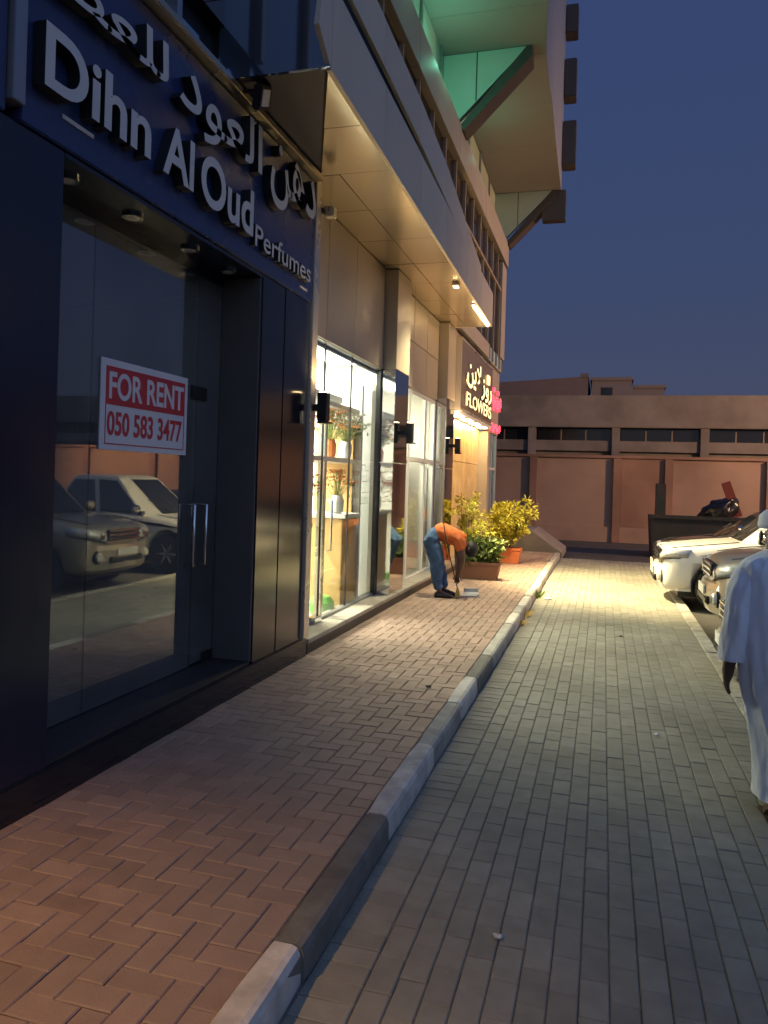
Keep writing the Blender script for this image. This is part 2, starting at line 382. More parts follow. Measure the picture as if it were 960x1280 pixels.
pitch = (LX1 - LX0 - 0.42) / 16
nb = int((YE - 0.6) / 0.106)
for i in range(nb):
    y = 0.6 + i * 0.106
    bl.append((LX0 + 0.004, LX0 + 0.206, y + G_ / 2, y + 0.106 - G_ / 2))
    bl.append((LX1 - 0.206, LX1 - 0.004, y + G_ / 2, y + 0.106 - G_ / 2))
for c in range(16):
    x0 = LX0 + 0.21 + c * pitch; st = 0.105 if c % 2 else 0.0
    y = 0.5 + st
    while y < YE - 0.02:
        bl.append((x0 + G_ / 2, x0 + pitch - G_ / 2, y + G_ / 2, min(y + 0.21, YE) - G_ / 2)); y += 0.21
lay(bl, lane, MT['lane'], MT['lane_i'], 0.0, 'lane')
bl = []
cw = 0.105; nx = 15; X1 = KX0 - 0.004
for cy in range(-2, int(YE / cw) + 1):
    for cx in range(-1, nx + 1):
        d = (cx - cy) % 4
        if d == 0: q = [X1 - (nx - cx) * cw, X1 - (nx - cx - 2) * cw, cy * cw + .6, cy * cw + cw + .6]
        elif d == 3: q = [X1 - (nx - cx) * cw, X1 - (nx - cx - 1) * cw, cy * cw + .6, cy * cw + 2 * cw + .6]
        else: continue
        q[0] = max(q[0], FX - 0.02); q[1] = min(q[1], X1); q[3] = min(q[3], YE)
        if q[1] - q[0] < .03 or q[3] - q[2] < .03: continue
        bl.append((q[0] + G_ / 2, q[1] - G_ / 2, q[2] + G_ / 2, q[3] - G_ / 2))
lay(bl, walk, MT['red'], MT['red_i'], 0.12, 'walk')

kerb = struct('kerb', B().box(KX0 + 0.005, KX1 - 0.012, -6, YE, -0.29, 0.09), MT['kerbd'])
ky = [-1.0, 0.1, 1.35, 2.57, 3.70, 4.78, 5.75, 6.55, 7.45, 8.35, 9.23, 10.0, 10.69, 11.6, 12.59, 13.5, 14.31, 15.2, 16.1, 17.0, 17.9, 18.8, 19.3]
kt = ['d', 'w', 'd', 'd', 'd', 'w', 'm', 'w', 'd', 'm', 'w', 'd', 'w', 'm', 'w', 'm', 'w', 'd', 'm', 'd', 'm', 'd']
kt[2] = 'w'; kt[3] = 'd'; kt[4] = 'w'; kt[5] = 'm'; kt[6] = 'w'; kt[7] = 'd'
for i in range(8, len(kt)): kt[i] = {'d': 'm', 'm': 'm', 'w': 'w'}[kt[i]]
for i in range(len(ky) - 1):
    y0, y1 = ky[i] + .004, ky[i + 1] - .004; jx = random.uniform(-.006, .006); jz = random.uniform(-.004, .004)
    prof = [(KX0, -.02), (KX0, .122), (KX0 + .008, .13), (KX1 - .035, .13), (KX1 - .015, .122), (KX1 - .004, .10), (KX1, .02), (KX1, -.02)]
    bb = B(); ns = 5; rings = []
    for k in range(ns + 1):
        y = y0 + (y1 - y0) * k / ns; e = .006 if k in (0, ns) else 0
        rings.append([(x + jx + (e if x < -1.05 else -e), y, z + jz - (e if z > .05 else 0) + .002 * mnoise.noise((x * 9, y * 5, z * 9))) for x, z in prof])
    bb.loft(rings)
    part('kerb_stone', bb, MT[{'w': 'kerbw', 'd': 'kerbd', 'm': 'kerbm'}[kt[i]]], kerb, fixn=True)
edge = struct('lane_edging', B().box(LX1 + .006, LX1 + .144, -6, 19.3, -.29, -.03), MT['kerbd'])
y = 0.5
while y < 19:
    y1 = min(y + .95 + random.uniform(-.05, .05), 19.3)
    part('edging_stone', B().bbox(LX1 + .004, LX1 + .15, y + .004, y1 - .004, -.06, .012 + random.uniform(-.004, .004), .012), MT['kerbm'], edge)
    y = y1

# concrete ramp wedge at the end of the sidewalk, and the lip of the far road
b = B().prism([(-2.5, 19.5, -.05), (-0.95, 19.5, -.05), (-0.95, 19.5, .10), (-1.7, 19.5, .62), (-2.5, 19.5, .62)], (0, 2.2, 0))
single('concrete_ramp', b, MT['conc'], (-1.7, 19.5, -.05), 'pale concrete ramp sloping down at the far end of the sidewalk', 'ramp', fixn=True)

# ------------------------------------------------------------------ text helper
def text_mesh(txt, bold=0.0, ext=0.0, res=6):
    c = bpy.data.curves.new('txt', 'FONT'); c.body = txt; c.size = 1; c.offset = bold; c.extrude = ext; c.resolution_u = res
    o = bpy.data.objects.new('txt', c); C.objects.link(o)
    dg = bpy.context.evaluated_depsgraph_get(); dg.update()
    me = bpy.data.meshes.new_from_object(o.evaluated_get(dg), depsgraph=dg)
    vs = [v.co.copy() for v in me.vertices]; fs = [tuple(p.vertices) for p in me.polygons]
    nz = [p.normal.z for p in me.polygons]
    bpy.data.objects.remove(o); bpy.data.curves.remove(c); bpy.data.meshes.remove(me)
    return vs, fs, nz
def ext_of(txt, bold=0): 
    vs = text_mesh(txt, bold)[0]; xs = [v.x for v in vs]; ys = [v.y for v in vs]; return min(xs), max(xs), min(ys), max(ys)
def wall_text(txt, y0, y1, z0, z1, x, thick, bold=0.0, box=None):
    """letters on a plane facing +X; text runs along +Y; fills y0..y1, z0..z1 (box = text bounds to map)"""
    vs, fs, nz = text_mesh(txt, bold, 0.5 if thick else 0.0)
    bx = box or (min(v.x for v in vs), max(v.x for v in vs), min(v.y for v in vs), max(v.y for v in vs))
    bb = B()
    out = [(x + (v.z - .5) * thick, y0 + (v.x - bx[0]) / (bx[1] - bx[0]) * (y1 - y0), z0 + (v.y - bx[2]) / (bx[3] - bx[2]) * (z1 - z0)) for v in vs]
    bb.add(out, fs)
    bb.mi = [0 if n > .9 or not thick else 1 for n in nz]
    return bb
def word_letters(txt, y0, y1, z0, z1, x, thick, mats, parent, bold=0.0, name='letter', ref=None):
    full = ext_of(txt, bold); bx = [full[0], full[1], full[2], full[3]]
    if ref: bx[2], bx[3] = ref
    for i, ch in enumerate(txt):
        if ch == ' ': continue
        e = ext_of(txt[:i + 1], bold); ec = ext_of(ch, bold)
        sh = e[1] - ec[1]
        ys = lambda q: y0 + (q - bx[0]) / (bx[1] - bx[0]) * (y1 - y0)
        zs = lambda q: z0 + (q - bx[2]) / (bx[3] - bx[2]) * (z1 - z0)
        part(name, wall_text(ch, ys(ec[0] + sh), ys(ec[1] + sh), zs(ec[2]), zs(ec[3]), x, thick, bold), mats, parent)

# ------------------------------------------------------------------ building shell
bld = thing('apartment_building', (-8, 8, 0), 'mid rise building with glossy canopy, beige cladding and green lit upper floors above the shops', 'building')
def bp(name, b, m, label=None, parent=None): return part(name, b, m, parent or bld, label)
bp('wall', B().box(-16, -3.05, -6, 19.98, 4.66, 24), MT['tface'], 'solid core wall of the upper floors')
bp('wall', B().box(-16, -9, -6, 19.98, -.1, 4.66), MT['room'])
bp('wall', B().box(-9, FX - .05, -6, -3.2, -.1, 4.66), MT['navyd'])
bp('ceiling_slab', B().box(-9, -3.02, -3.2, 6.3, 3.42, 4.655), MT['room'])
bp('ceiling_slab', B().box(-9, -2.96, 6.3, 19.95, 3.35, 4.655), MT['white'])
bp('wall', B().box(-9, -2.74, 6.3, 6.74, -.1, 3.345), MT['room'])
bp('wall', B().box(-9, -3.02, 13.5, 13.7, -.1, 3.345), MT['white'])
bp('wall', B().box(-9, -2.96, 18.3, 18.5, -.1, 3.345), MT['white'])
bp('wall', B().box(-9, -2.7, 19.8, 19.95, -.1, 3.345), MT['tface'])
bp('floor_slab', B().box(-9, FX - .36, -3.2, 19.8, -.12, .2), MT['tile'])

# cladding above the flower shop windows, panel by panel
CX = -2.85
def cladrow(ys, z0, z1, x=CX, mat='clad', nm='cladding_panel', d=.09):
    for a, c in zip(ys[:-1], ys[1:]):
        bp(nm, B().bbox(x - d, x + random.uniform(-.002, .002), a + .005, c - .005, z0 + .004, z1 - .004, .004), MT[mat])
cladrow([6.76, 7.6, 8.55, 9.75], 3.24, 4.575)
cladrow([10.55, 11.4, 12.3, 13.2], 3.2, 3.9); cladrow([10.55, 11.4, 12.3, 13.2], 3.9, 4.575)
bp('wall', B().box(-2.99, -2.95, 6.75, 19.9, 3.2, 4.6), MT['dark'])
# piers that stand out from the wall
def pier(y0, y1, x, zt=4.57, low='mirr'):
    bp('pier', B().bbox(-3.0, x, y0 + .004, y1 - .004, 3.26, zt, .004), MT['clad'])
    bp('pier', B().bbox(-3.0, x - .004, y0 + .006, y1 - .006, 2.02, 3.252, .004), MT[low])
    bp('pier', B().bbox(-3.0, x - .004, y0 + .006, y1 - .006, .25, 2.012, .004), MT[low])
pier(9.78, 10.5, -2.68)
pier(13.22, 13.95, -2.68)
# band over the far shop
cladrow([13.98, 15, 16, 17, 18.15], 4.46, 4.575, -2.7)
cladrow([18.2, 19.0, 19.95], 3.0, 4.6, -2.68, 'parap')
# step along the fronts
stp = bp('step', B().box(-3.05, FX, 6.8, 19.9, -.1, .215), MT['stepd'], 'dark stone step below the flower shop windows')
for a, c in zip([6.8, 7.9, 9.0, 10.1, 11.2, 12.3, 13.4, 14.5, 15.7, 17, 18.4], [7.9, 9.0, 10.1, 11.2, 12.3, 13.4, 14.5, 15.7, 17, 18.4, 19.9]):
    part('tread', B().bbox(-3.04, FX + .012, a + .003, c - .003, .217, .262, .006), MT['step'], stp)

# canopy: glossy soffit panels, lower and upper fascia with a dark slit between
def ex(y): return -1.87 - .13 * (y - 5.37) / 8.3      # outer edge runs slightly towards the wall
ys = [4.9, 5.75, 6.65, 7.6, 8.6, 9.6, 10.6, 11.6, 12.65, 13.68]
# dark wedge paints the sign's reflection into the soffit, cut along a diagonal
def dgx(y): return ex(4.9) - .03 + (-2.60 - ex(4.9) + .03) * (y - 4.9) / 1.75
bp('soffit_panel', B().prism([(dgx(4.9) - .02, 4.905, 4.58), (dgx(6.65) - .006, 6.645, 4.58), (CX - .05, 6.645, 4.58), (CX - .05, 4.905, 4.58)], (0, 0, .04)), MT['sign_refl'], 'dark wedge shaped soffit panel painted as the reflection of the sign')
for a, c in ((4.9, 5.75), (5.75, 6.65)):
    bp('soffit_panel', B().prism([(ex(a) - .004, a + .005, 4.58), (dgx(a) + .006, a + .005, 4.58), (dgx(c) + .006, c - .005, 4.58), (ex(c) - .004, c - .005, 4.58)], (0, 0, .04)), MT['soff'])
ys = ys[2:]
for a, c in zip(ys[:-1], ys[1:]):
    for k in range(2):
        f0, f1 = (0.0, .52) if k == 0 else (.52, 1.0)
        A0 = ex(a) + (CX - .05 - ex(a)) * f0; A1 = ex(a) + (CX - .05 - ex(a)) * f1
        D0 = ex(c) + (CX - .05 - ex(c)) * f0; D1 = ex(c) + (CX - .05 - ex(c)) * f1
        dz = random.uniform(-.0025, .0025)
        bp('soffit_panel', B().prism([(A0 - .004, a + .005, 4.58 + dz), (A1 + .004, a + .005, 4.58 + dz), (D1 + .004, c - .005, 4.58 - dz), (D0 - .004, c - .005, 4.58 - dz)], (0, 0, .04)), MT['soff'])
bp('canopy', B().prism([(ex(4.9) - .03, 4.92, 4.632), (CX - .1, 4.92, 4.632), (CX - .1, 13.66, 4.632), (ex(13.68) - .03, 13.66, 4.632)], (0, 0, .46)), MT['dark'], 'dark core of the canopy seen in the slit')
def ft(y): return 5.72 if y < 8.6 else 5.72 - .125 * (y - 8.6)      # the upper edge drops towards the far end
fy = [4.9, 6.3, 7.7, 9.2, 10.8, 12.3, 13.68]
for a, c in zip(fy[:-1], fy[1:]):
    e0, e1 = ex(a), ex(c)
    t0 = 5.14 + .02 * random.random()
    if a == 4.9: bp('fascia_panel', B().prism([(e0, a - .002, 4.565), (e0, a - .002, t0), (e0, a - .16, t0), (e0, a - .25, 4.74)], (-.035, 0, 0)), MT['fasc'])
    bp('fascia_panel', B().prism([(e0, a + .004, 4.565), (e1, c - .004, 4.565), (e1, c - .004, t0), (e0, a + .004, t0)], (-.035, 0, 0)), MT['fasc'])
    s0 = .16 * max(0, min(1, (10.2 - a) / 3)); s1 = .16 * max(0, min(1, (10.2 - c) / 3))
    u0, u1 = t0 + s0 + .006, t0 + s1 + .006
    if a < 12: bp('fascia_panel', B().prism([(e0 - .02, a + .004, u0), (e1 - .02, c - .004, u1), (e1 - .02, c - .004, max(u1 + .01, ft(c))), (e0 - .02, a + .004, ft(a))], (-.035, 0, 0)), MT['fasc'])
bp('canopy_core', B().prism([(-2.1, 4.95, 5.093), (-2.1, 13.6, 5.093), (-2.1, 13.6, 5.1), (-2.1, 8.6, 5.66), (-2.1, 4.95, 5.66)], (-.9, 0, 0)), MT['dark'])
for z0, z1 in ((4.575, 5.14), (5.15, 5.71)):
    bp('end_panel', B().prism([(ex(4.9) - .002, 4.898, z0), (-2.7, 4.898, z0), (-2.7, 4.898, z1), (ex(4.9) - .002, 4.898, z1)], (0, -.03, 0)), MT['bglass'])
    if z0 < 5: bp('end_panel', B().prism([(ex(13.68) - .002, 13.69, z0), (-2.7, 13.69, z0), (-2.7, 13.69, z1), (ex(13.68) - .002, 13.69, z1)], (0, .03, 0)), MT['fasc'])

# bronze window band above the canopy
wb = bp('window_band', B().box(-3.04, -2.66, -6, 19.2, 4.95, 7.34), MT['bronze'])
part('mullion', B().box(-2.66, -2.60, -4, 19.2, 6.56, 6.62), MT['mull'], wb)
yy = -3.0
while yy < 19.2:
    part('mullion', B().box(-2.66, -2.605, yy - .03, yy + .03, 4.96, 6.555), MT['mull'], wb)
    part('mullion', B().box(-2.66, -2.607, yy + .43, yy + .49, 6.625, 7.335), MT['mull'], wb); yy += .92
bp('wall', B().box(-3.04, -2.58, 19.205, 19.97, 4.95, 7.30), MT['parap'])
bp('wall', B().box(-3.04, -2.6, 13.7, 17.5, 4.62, 4.94), MT['parap'])
tall = bp('window', B().box(-3.04, -2.63, 17.5, 19.9, 4.62, 4.94), MT['gglass'])
for q in (17.55, 18.1, 18.7, 19.3, 19.85): part('mullion', B().box(-2.63, -2.59, q - .03, q + .03, 4.63, 4.93), MT['greyal'], tall)
# parapet band C
for a, c in zip([-4, 0, 4, 7, 10, 13, 16], [0, 4, 7, 10, 13, 16, 19.98]):
    bp('parapet_panel', B().bbox(-3.0, -2.54, a + .005, c - .005, 7.35, 7.93, .005), MT['parap'])
# pale glazing behind the green floodlights
for a in range(10):
    y0 = 5.6 + a * 1.44
    pn = bp('window', B().box(-3.04, -2.9, y0 + .04, y0 + 1.40, 7.88, 9.18), MT['gglass'])
    part('mullion', B().box(-2.94, -2.86, y0 - .035, y0 + .035, 7.87, 9.185), MT['greyal'], pn)
# overhanging upper floors
se = [(4, -.80), (7, -.84), (9, -.90), (11, -.99), (12, -1.04), (13.4, -1.17), (14.3, -1.19), (15.2, -1.18), (17, -1.22), (20, -1.26)]
sec = [(-3.0, 4), (-3.0, 20)]
for (a, xa), (c, xc) in zip(se[:-1], se[1:]):
    bp('soffit_panel', B().prism([(-3.0, a + .003, 9.2), (xa, a + .003, 9.2), (xc, c - .003, 9.2), (-3.0, c - .003, 9.2)], (0, 0, .06)), MT['tsoff'])
    bp('facade_panel', B().prism([(xa, a + .003, 9.264), (xc, c - .003, 9.264), (xc, c - .003, 22), (xa, a + .003, 22)], (-.3, 0, 0)), MT['tface'])
bp('end_wall', B().box(-3.0, -1.27, 19.7, 19.99, 9.27, 22), MT['tface'])
bp('slab_edge', B().box(-1.7, -1.13, 19.72, 20.02, 8.45, 9.19), MT['tdark'])
for z0, z1, x1 in ((9.75, 10.85, -.92), (11.45, 12.4, -.95), (13.05, 13.75, -.95), (14.9, 15.9, -.92)):
    bp('balcony_box', B().bbox(-1.25, x1, 19.55, 20.0, z0, z1, .02), MT['tdark'])
for yb in (13.1, 19.7):
    br = bp('bracket', B().prism([(-2.895, yb, 7.95), (-2.6, yb, 8.05), (-1.45, yb, 9.19), (-2.895, yb, 9.19)], (0, .12, 0)), MT['gglass'])
    part('edge_plate', B().prism([(-2.65, yb - .02, 7.86), (-2.5, yb - .02, 7.86), (-1.38, yb - .02, 9.0), (-1.38, yb - .02, 9.185), (-1.47, yb - .02, 9.185)], (0, .42, 0)), MT['tdark'], br)
    part('seam_strip', B().box(-2.32, -2.30, yb - .006, yb - .001, 8.35, 9.185), MT['tdark'], br)
# ground floor: first floor glazing over the perfume shop
ff = bp('window_band', B().box(-3.04, -2.78, -6, 6.7, 4.665, 5.59), MT['bglass'], 'blue reflecting glazing above the perfume shop sign')
for q in (-2.6, -1.2, .2, 1.6, 3.0, 4.35, 5.3, 6.2): part('mullion', B().box(-2.78, -2.70, q - .03, q + .03, 4.66, 5.58), MT['greyal'], ff)
part('transom', B().box(-2.78, -2.73, -6, 6.7, 5.3, 5.35), MT['greyal'], ff)

# ------------------------------------------------------------------ perfume shop front
ps = thing('perfume_shopfront', (-2.7, 4.4, .12), 'dark empty perfume shop front with reflecting glass and closed glass doors', 'shopfront')
def pp(name, b, m, label=None, parent=None): return part(name, b, m, parent or ps, label)
pp('pier', B().bbox(-3.1, FX, 1.1, 3.26, .12, 3.395, .006), MT['navyd'])
pp('pier', B().bbox(-3.1, FX - .003, -3.2, 1.09, .12, 3.395, .006), MT['black'])
pp('pier', B().bbox(-2.99, FX, 5.6, 6.04, .30, 3.395, .006), MT['black'])
pp('pier', B().bbox(-2.99, FX + .004, 6.045, 6.60, .30, 3.395, .006), MT['black'])
pp('return_panel', B().box(-2.992, FX - .012, 5.575, 5.598, .32, 3.368), MT['retp'])
pp('plinth', B().bbox(-3.04, FX + .015, -3.2, 6.74, .02, .298, .008), MT['black'])
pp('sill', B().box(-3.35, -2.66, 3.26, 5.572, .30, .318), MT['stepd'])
pp('soffit', B().box(-3.05, FX - .001, 3.262, 5.598, 3.37, 3.394), MT['navyd'])
trim = pp('end_trim', B().bbox(-2.80, FX + .035, 6.605, 6.74, .30, 4.56, .006), MT['alu'], 'cream metal strip at the end of the front')
gl = pp('glass_pane', B().box(-3.012, -3.0, 3.2, 3.98, .325, 3.368), G_dark)
gl2 = pp('glass_pane', B().box(-3.012, -3.0, 3.986, 5.22, .325, 3.368), G_dark)
dr = pp('glass_door', B().box(-3.006, -2.994, 5.228, 5.572, .34, 3.368), G_dark)
for yh in (5.15, 5.33):
    h = part('door_handle', B().tube([(-2.995, yh, 1.1), (-2.94, yh, 1.1), (-2.94, yh, 1.56), (-2.995, yh, 1.56)], .013, 8), MT['chrome'], dr)
part('patch_fitting', B().box(-3.03, -2.985, 5.14, 5.36, 2.36, 2.46), MT['blk'], dr)
part('patch_fitting', B().box(-3.03, -2.985, 5.40, 5.57, .32, .40), MT['blk'], dr)
pp('glass_head', B().box(-3.04, -2.98, 3.2, 5.6, 3.30, 3.37), MT['navyd'])
for yd in (3.5, 4.1, 4.78, 5.35):
    d_ = pp('downlight', B().lathe([(.065, 3.352), (.065, 3.369), (.045, 3.369)], 16, (-2.83, yd, 0)), MT['chrome'])
    part('lens', B().lathe([(.04, 3.349), (.044, 3.352)], 12, (-2.83, yd, 0)), MT['lampg'], d_)
# inside: one empty room
rm = B().box(-8.9, -8.8, -3, 6.2, .2, 3.4)
pp('back_wall', rm, MT['room'])
pp('ceiling_strip', B().box(-6.0, -5.85, 2, 6.0, 3.36, 3.41), MT['white'])

# sign over the perfume shop
sg = thing('perfume_sign', (-2.62, 4.6, 4.0), 'navy shop sign with raised silver English and Arabic letters under a metal cornice', 'sign')
part('panel', B().bbox(-2.76, -2.63, 2.93, 6.60, 3.40, 4.50, .006), MT['navy'], sg)
part('panel', B().bbox(-2.76, -2.632, -3.2, 2.84, 3.40, 4.50, .006), MT['navy'], sg)
part('trim_strip', B().bbox(-2.74, -2.60, 2.845, 2.925, 3.46, 4.5, .004), MT['greyal'], sg)
part('cornice', B().bbox(-2.76, -2.55, -3.2, 6.6, 4.505, 4.56, .008), MT['brass'], sg)
part('cornice_cap', B().box(-2.8, -2.60, -3.2, 6.6, 4.562, 4.60), MT['navyd'], sg)
LM = [MT['silver'], MT['blk']]
XL, TK = -2.555, .07
word_letters('Dihn', 2.99, 3.86, 3.59, 3.89, XL, TK, LM, sg, .022)
word_letters('Al', 3.99, 4.34, 3.58, 3.89, XL, TK, LM, sg, .022)
word_letters('Oud', 4.43, 5.20, 3.56, 3.90, XL, TK, LM, sg, .022)
word_letters('Perfumes', 5.30, 6.44, 3.535, 3.70, XL - .03, .04, LM, sg, .008)
part('arabic_word', wall_text('\ufead\ufeee\ufec4\ufecc\ufee0\ufedf', 2.55, 4.02, 4.02, 4.33, XL, TK, .012), LM, sg)
part('arabic_word', wall_text('\ufea9\ufeee\ufecc\ufedf\u0627', 4.15, 5.32, 3.96, 4.42, XL, TK, .012), LM, sg)
part('arabic_word', wall_text('\ufee6\ufeeb\u062f', 5.48, 6.44, 3.93, 4.44, XL, TK, .012), LM, sg)
part('underline', B().box(-2.629, -2.622, 3.20, 3.44, 3.535, 3.555), MT['silver'], sg)
part('underline', B().box(-2.629, -2.622, 6.30, 6.46, 3.47, 3.485), MT['silver'], sg)

fl0 = thing('flood_lamp', (-2.45, 4.98, 4.45), 'unlit black floodlight with pale lens on the cornice above the silver Arabic letters', 'flood lamp')
part('arm', B().tube([(-2.56, 4.98, 4.535), (-2.47, 4.98, 4.53), (-2.44, 4.98, 4.50)], .014, 6), MT['blk'], fl0)
_m = Matrix.Translation((-2.40, 4.98, 4.475)) @ Matrix.Rotation(R(24), 4, 'X') @ Matrix.Rotation(R(18), 4, 'Y')
def _rot(bb): bb.v = [tuple(_m @ Vector(v)) for v in bb.v]; return bb
part('housing', _rot(B().bbox(-.04, .02, -.10, .10, -.085, .085, .012)), MT['blk'], fl0)
part('lens', _rot(B().box(.0205, .024, -.062, .062, -.055, .055)), MT['plate'], fl0)
# FOR RENT board taped to the glass
fr = thing('rent_board', (-2.99, 4.53, 1.9), 'white and red printed board taped inside the dark shop window', 'sign')
part('board', B().box(-2.998, -2.990, 4.06, 5.08, 1.93, 2.50), MT['rentw'], fr)
part('red_panel', B().box(-2.990, -2.9875, 4.11, 5.04, 2.215, 2.455), MT['rentr'], fr)
part('border_line', B().box(-2.990, -2.9875, 4.11, 5.04, 1.965, 1.972), MT['rentr'], fr)
for q in (4.11, 5.034): part('border_line', B().box(-2.990, -2.9875, q, q + .006, 1.973, 2.214), MT['rentr'], fr)
word_letters('FOR RENT', 4.14, 5.02, 2.25, 2.425, -2.9855, .002, [MT['rentw'], MT['rentw']], fr, .022)
word_letters('050 583 3477', 4.13, 5.01, 2.02, 2.175, -2.9870, .002, [MT['rentr'], MT['rentr']], fr, .022, 'digit')

# ------------------------------------------------------------------ flower shop
fs_ = thing('flower_shopfront', (-2.9, 10, .25), 'brightly lit flower shop front with tall clear panes and white door frames', 'shopfront')
def fp(name, b, m, label=None, parent=None, kind=None): return part(name, b, m, parent or fs_, label, kind)
GX = -2.90
for a, c in ((6.78, 7.72), (7.726, 8.62), (8.626, 9.72)):
    fp('glass_pane', B().box(GX - .012, GX, a, c, .265, 3.235), G_clear)
for q in (7.723, 8.623): fp('joint_strip', B().box(GX - .016, GX + .004, q - .007, q + .007, .265, 3.23), MT['blk'])
fp('jamb', B().box(GX - .03, GX + .03, 9.725, 9.775, .265, 3.235), MT['blk'])
fp('head_rail', B().box(GX - .04, GX + .02, 6.76, 9.77, 3.236, 3.30), MT['greyal'])
fp('bottom_rail', B().box(GX - .03, GX + .015, 6.78, 9.72, .263, .29), MT['greyal'])
fp('floor_spring', B().bbox(GX - .05, GX + .05, 7.5, 7.72, .263, .33, .01), MT['chrome'])
dj = fp('pull_handle', B().tube([(GX + .005, 7.9, 1.0), (GX + .06, 7.9, 1.0), (GX + .06, 7.9, 1.55), (GX + .005, 7.9, 1.55)], .012), MT['chrome'])
# second bay with white frames
for a, c in ((10.52, 11.3), (11.42, 12.4), (12.5, 13.1)):
    for z0, z1 in ((.29, 2.08), (2.16, 3.12)):
        fp('glass_pane', B().box(GX - .012, GX, a, c, z0, z1), G_clear)
for q in (11.36, 12.45, 13.16): fp('frame_post', B().bbox(GX - .05, GX + .03, q - .055, q + .055, .265, 3.19, .006), MT['wframe'])
fp('frame_rail', B().bbox(GX - .05, GX + .026, 10.52, 13.1, 2.085, 2.155, .006), MT['wframe'])
fp('frame_rail', B().bbox(GX - .05, GX + .026, 10.52, 13.1, 3.125, 3.19, .006), MT['wframe'])
fp('bottom_rail', B().bbox(GX - .05, GX + .02, 10.52, 13.1, .263, .288, .004), MT['wframe'])
# interior
fp('side_wall', B().box(-8.9, -3.02, 9.9, 10.0, .2, 3.34), MT['white'])
fp('side_wall', B().box(-8.9, -3.05, 6.745, 6.80, .2, 3.34), MT['white'])
fp('back_wall', B().box(-5.9, -5.8, 6.8, 13.5, .2, 3.34), MT['white'])
ce = fp('ceiling', B().box(-5.8, -2.98, 6.8, 9.9, 3.30, 3.345), MT['white'])
for k in range(3): part('light_panel', B().box(-5.3 + k * .9, -4.75 + k * .9, 7.1, 9.6, 3.285, 3.298), E_ceil, ce)
ce2 = fp('ceiling', B().box(-5.8, -2.98, 10.0, 13.4, 3.30, 3.345), MT['white'])
part('light_panel', B().box(-4.9, -3.7, 10.4, 13.1, 3.285, 3.298), E_ceil, ce2)
# lettering printed on the glass: rows of small marks
def decal_rows(y0, y1, z0, z1, rows, x):
    bb = B(); rr = random.Random(3)
    for r_ in range(rows):
        z = z0 + (z1 - z0) * (r_ + .5) / rows; h = (z1 - z0) / rows * .6; y = y0
        while y < y1 - .03:
            wd = rr.uniform(.02, .06)
            k = rr.random()
            bb.box(x, x + .0015, y, y + .012, z - h / 2, z + h / 2)
            bb.box(x, x + .0015, y + .012, y + wd, z - h / 2, z - h / 2 + .014) if k < .6 else bb.box(x, x + .0015, y + .012, y + wd, z + h / 2 - .014, z + h / 2)
            y += wd + .022
    return bb
fp('glass_print', decal_rows(8.75, 9.5, 1.45, 2.0, 4, GX + .001), MT['decal'], kind='stuff')

# shelving and goods inside
def goods(name, b, m, loc, label, cat, group=None): return single(name, b, m, loc, label, cat, group)
sh = thing('shelf_unit', (-3.3, 9.1, .2), 'white shelf unit with honey wood panels standing inside the flower shop window', 'shelf')
part('wood_panel', B().bbox(-3.62, -3.10, 9.36, 9.42, .21, 2.45, .005), MT['wood'], sh)
part('wood_panel', B().bbox(-3.55, -3.02, 8.78, 9.35, .21, 1.30, .006), MT['wood'], sh)
part('side_board', B().bbox(-3.66, -3.02, 9.43, 9.50, .21, 3.0, .005), MT['white'], sh)
part('post', B().bbox(-3.07, -2.985, 8.02, 8.10, .21, 2.75, .006), MT['alu'], sh)
for y0, z in ((8.75, 1.305), (7.05, 1.98), (8.1, 2.62)): part('shelf', B().bbox(-3.6, -2.97 if z < 2 else -3.02, y0 if z != 1.98 else 7.1, 9.355, z, z + .05, .005), MT['white'], sh)
wd = thing('display_counter', (-3.3, 7.5, .2), 'slanted white display stand inside flower shop near the dark pier', 'stand')
part('body', B().prism([(-3.6, 7.2, .21), (-2.98, 7.2, .21), (-3.10, 7.2, 1.25), (-3.6, 7.2, 1.25)], (0, .5, 0)), MT['white'], wd)
part('top', B().bbox(-3.65, -3.0, 7.15, 7.76, 1.255, 1.30, .006), MT['white'], wd)
def bouquet(loc, r, mats, n, label, pot, seed, ph=.22, spread=1.0):
    rr = random.Random(seed)
    t = thing('flower_arrangement', loc, label, 'flowers', 'flower arrangements in the shop window')
    part('vase', (lambda bb: (bb.lathe([(.05, loc[2]), (.075, loc[2] + .02), (.085, loc[2] + ph * .7), (.06, loc[2] + ph)], 14, (loc[0], loc[1], 0)), bb)[1])(B()), pot, t)
    st = B(); bl_ = B(); lf = B()
    for i in range(n):
        a = rr.uniform(0, 6.28); e = rr.uniform(.1, 1.3) * spread; d = r * rr.uniform(.5, 1.0)
        p = Vector((loc[0] + math.cos(a) * math.sin(e) * d, loc[1] + math.sin(a) * math.sin(e) * d, loc[2] + ph + abs(math.cos(e)) * d * 1.1 + .05))
        st.tube([(loc[0], loc[1], loc[2] + ph * .8), p], .004, 4)
        for k in range(6):
            aa = k * 1.047; q = .035 * rr.uniform(.7, 1.3)
            c1 = p + Vector((math.cos(aa) * q, math.sin(aa) * q, rr.uniform(-.01, .03))); c2 = p + Vector((math.cos(aa + .9) * q, math.sin(aa + .9) * q, .0))
            bl_.add([p, c1, (c1 + c2) / 2 + Vector((math.cos(aa + .45), math.sin(aa + .45), .1)) * q * .7, c2], [(0, 1, 2, 3)])
        leafs(lf, p - Vector((0, 0, .06)), .07, 2, rr, .05)
    part('stems', st, MT['leafg'], t); part('blooms', bl_, mats, t, kind='stuff'); part('leaves', lf, MT['leafg'], t, kind='stuff')
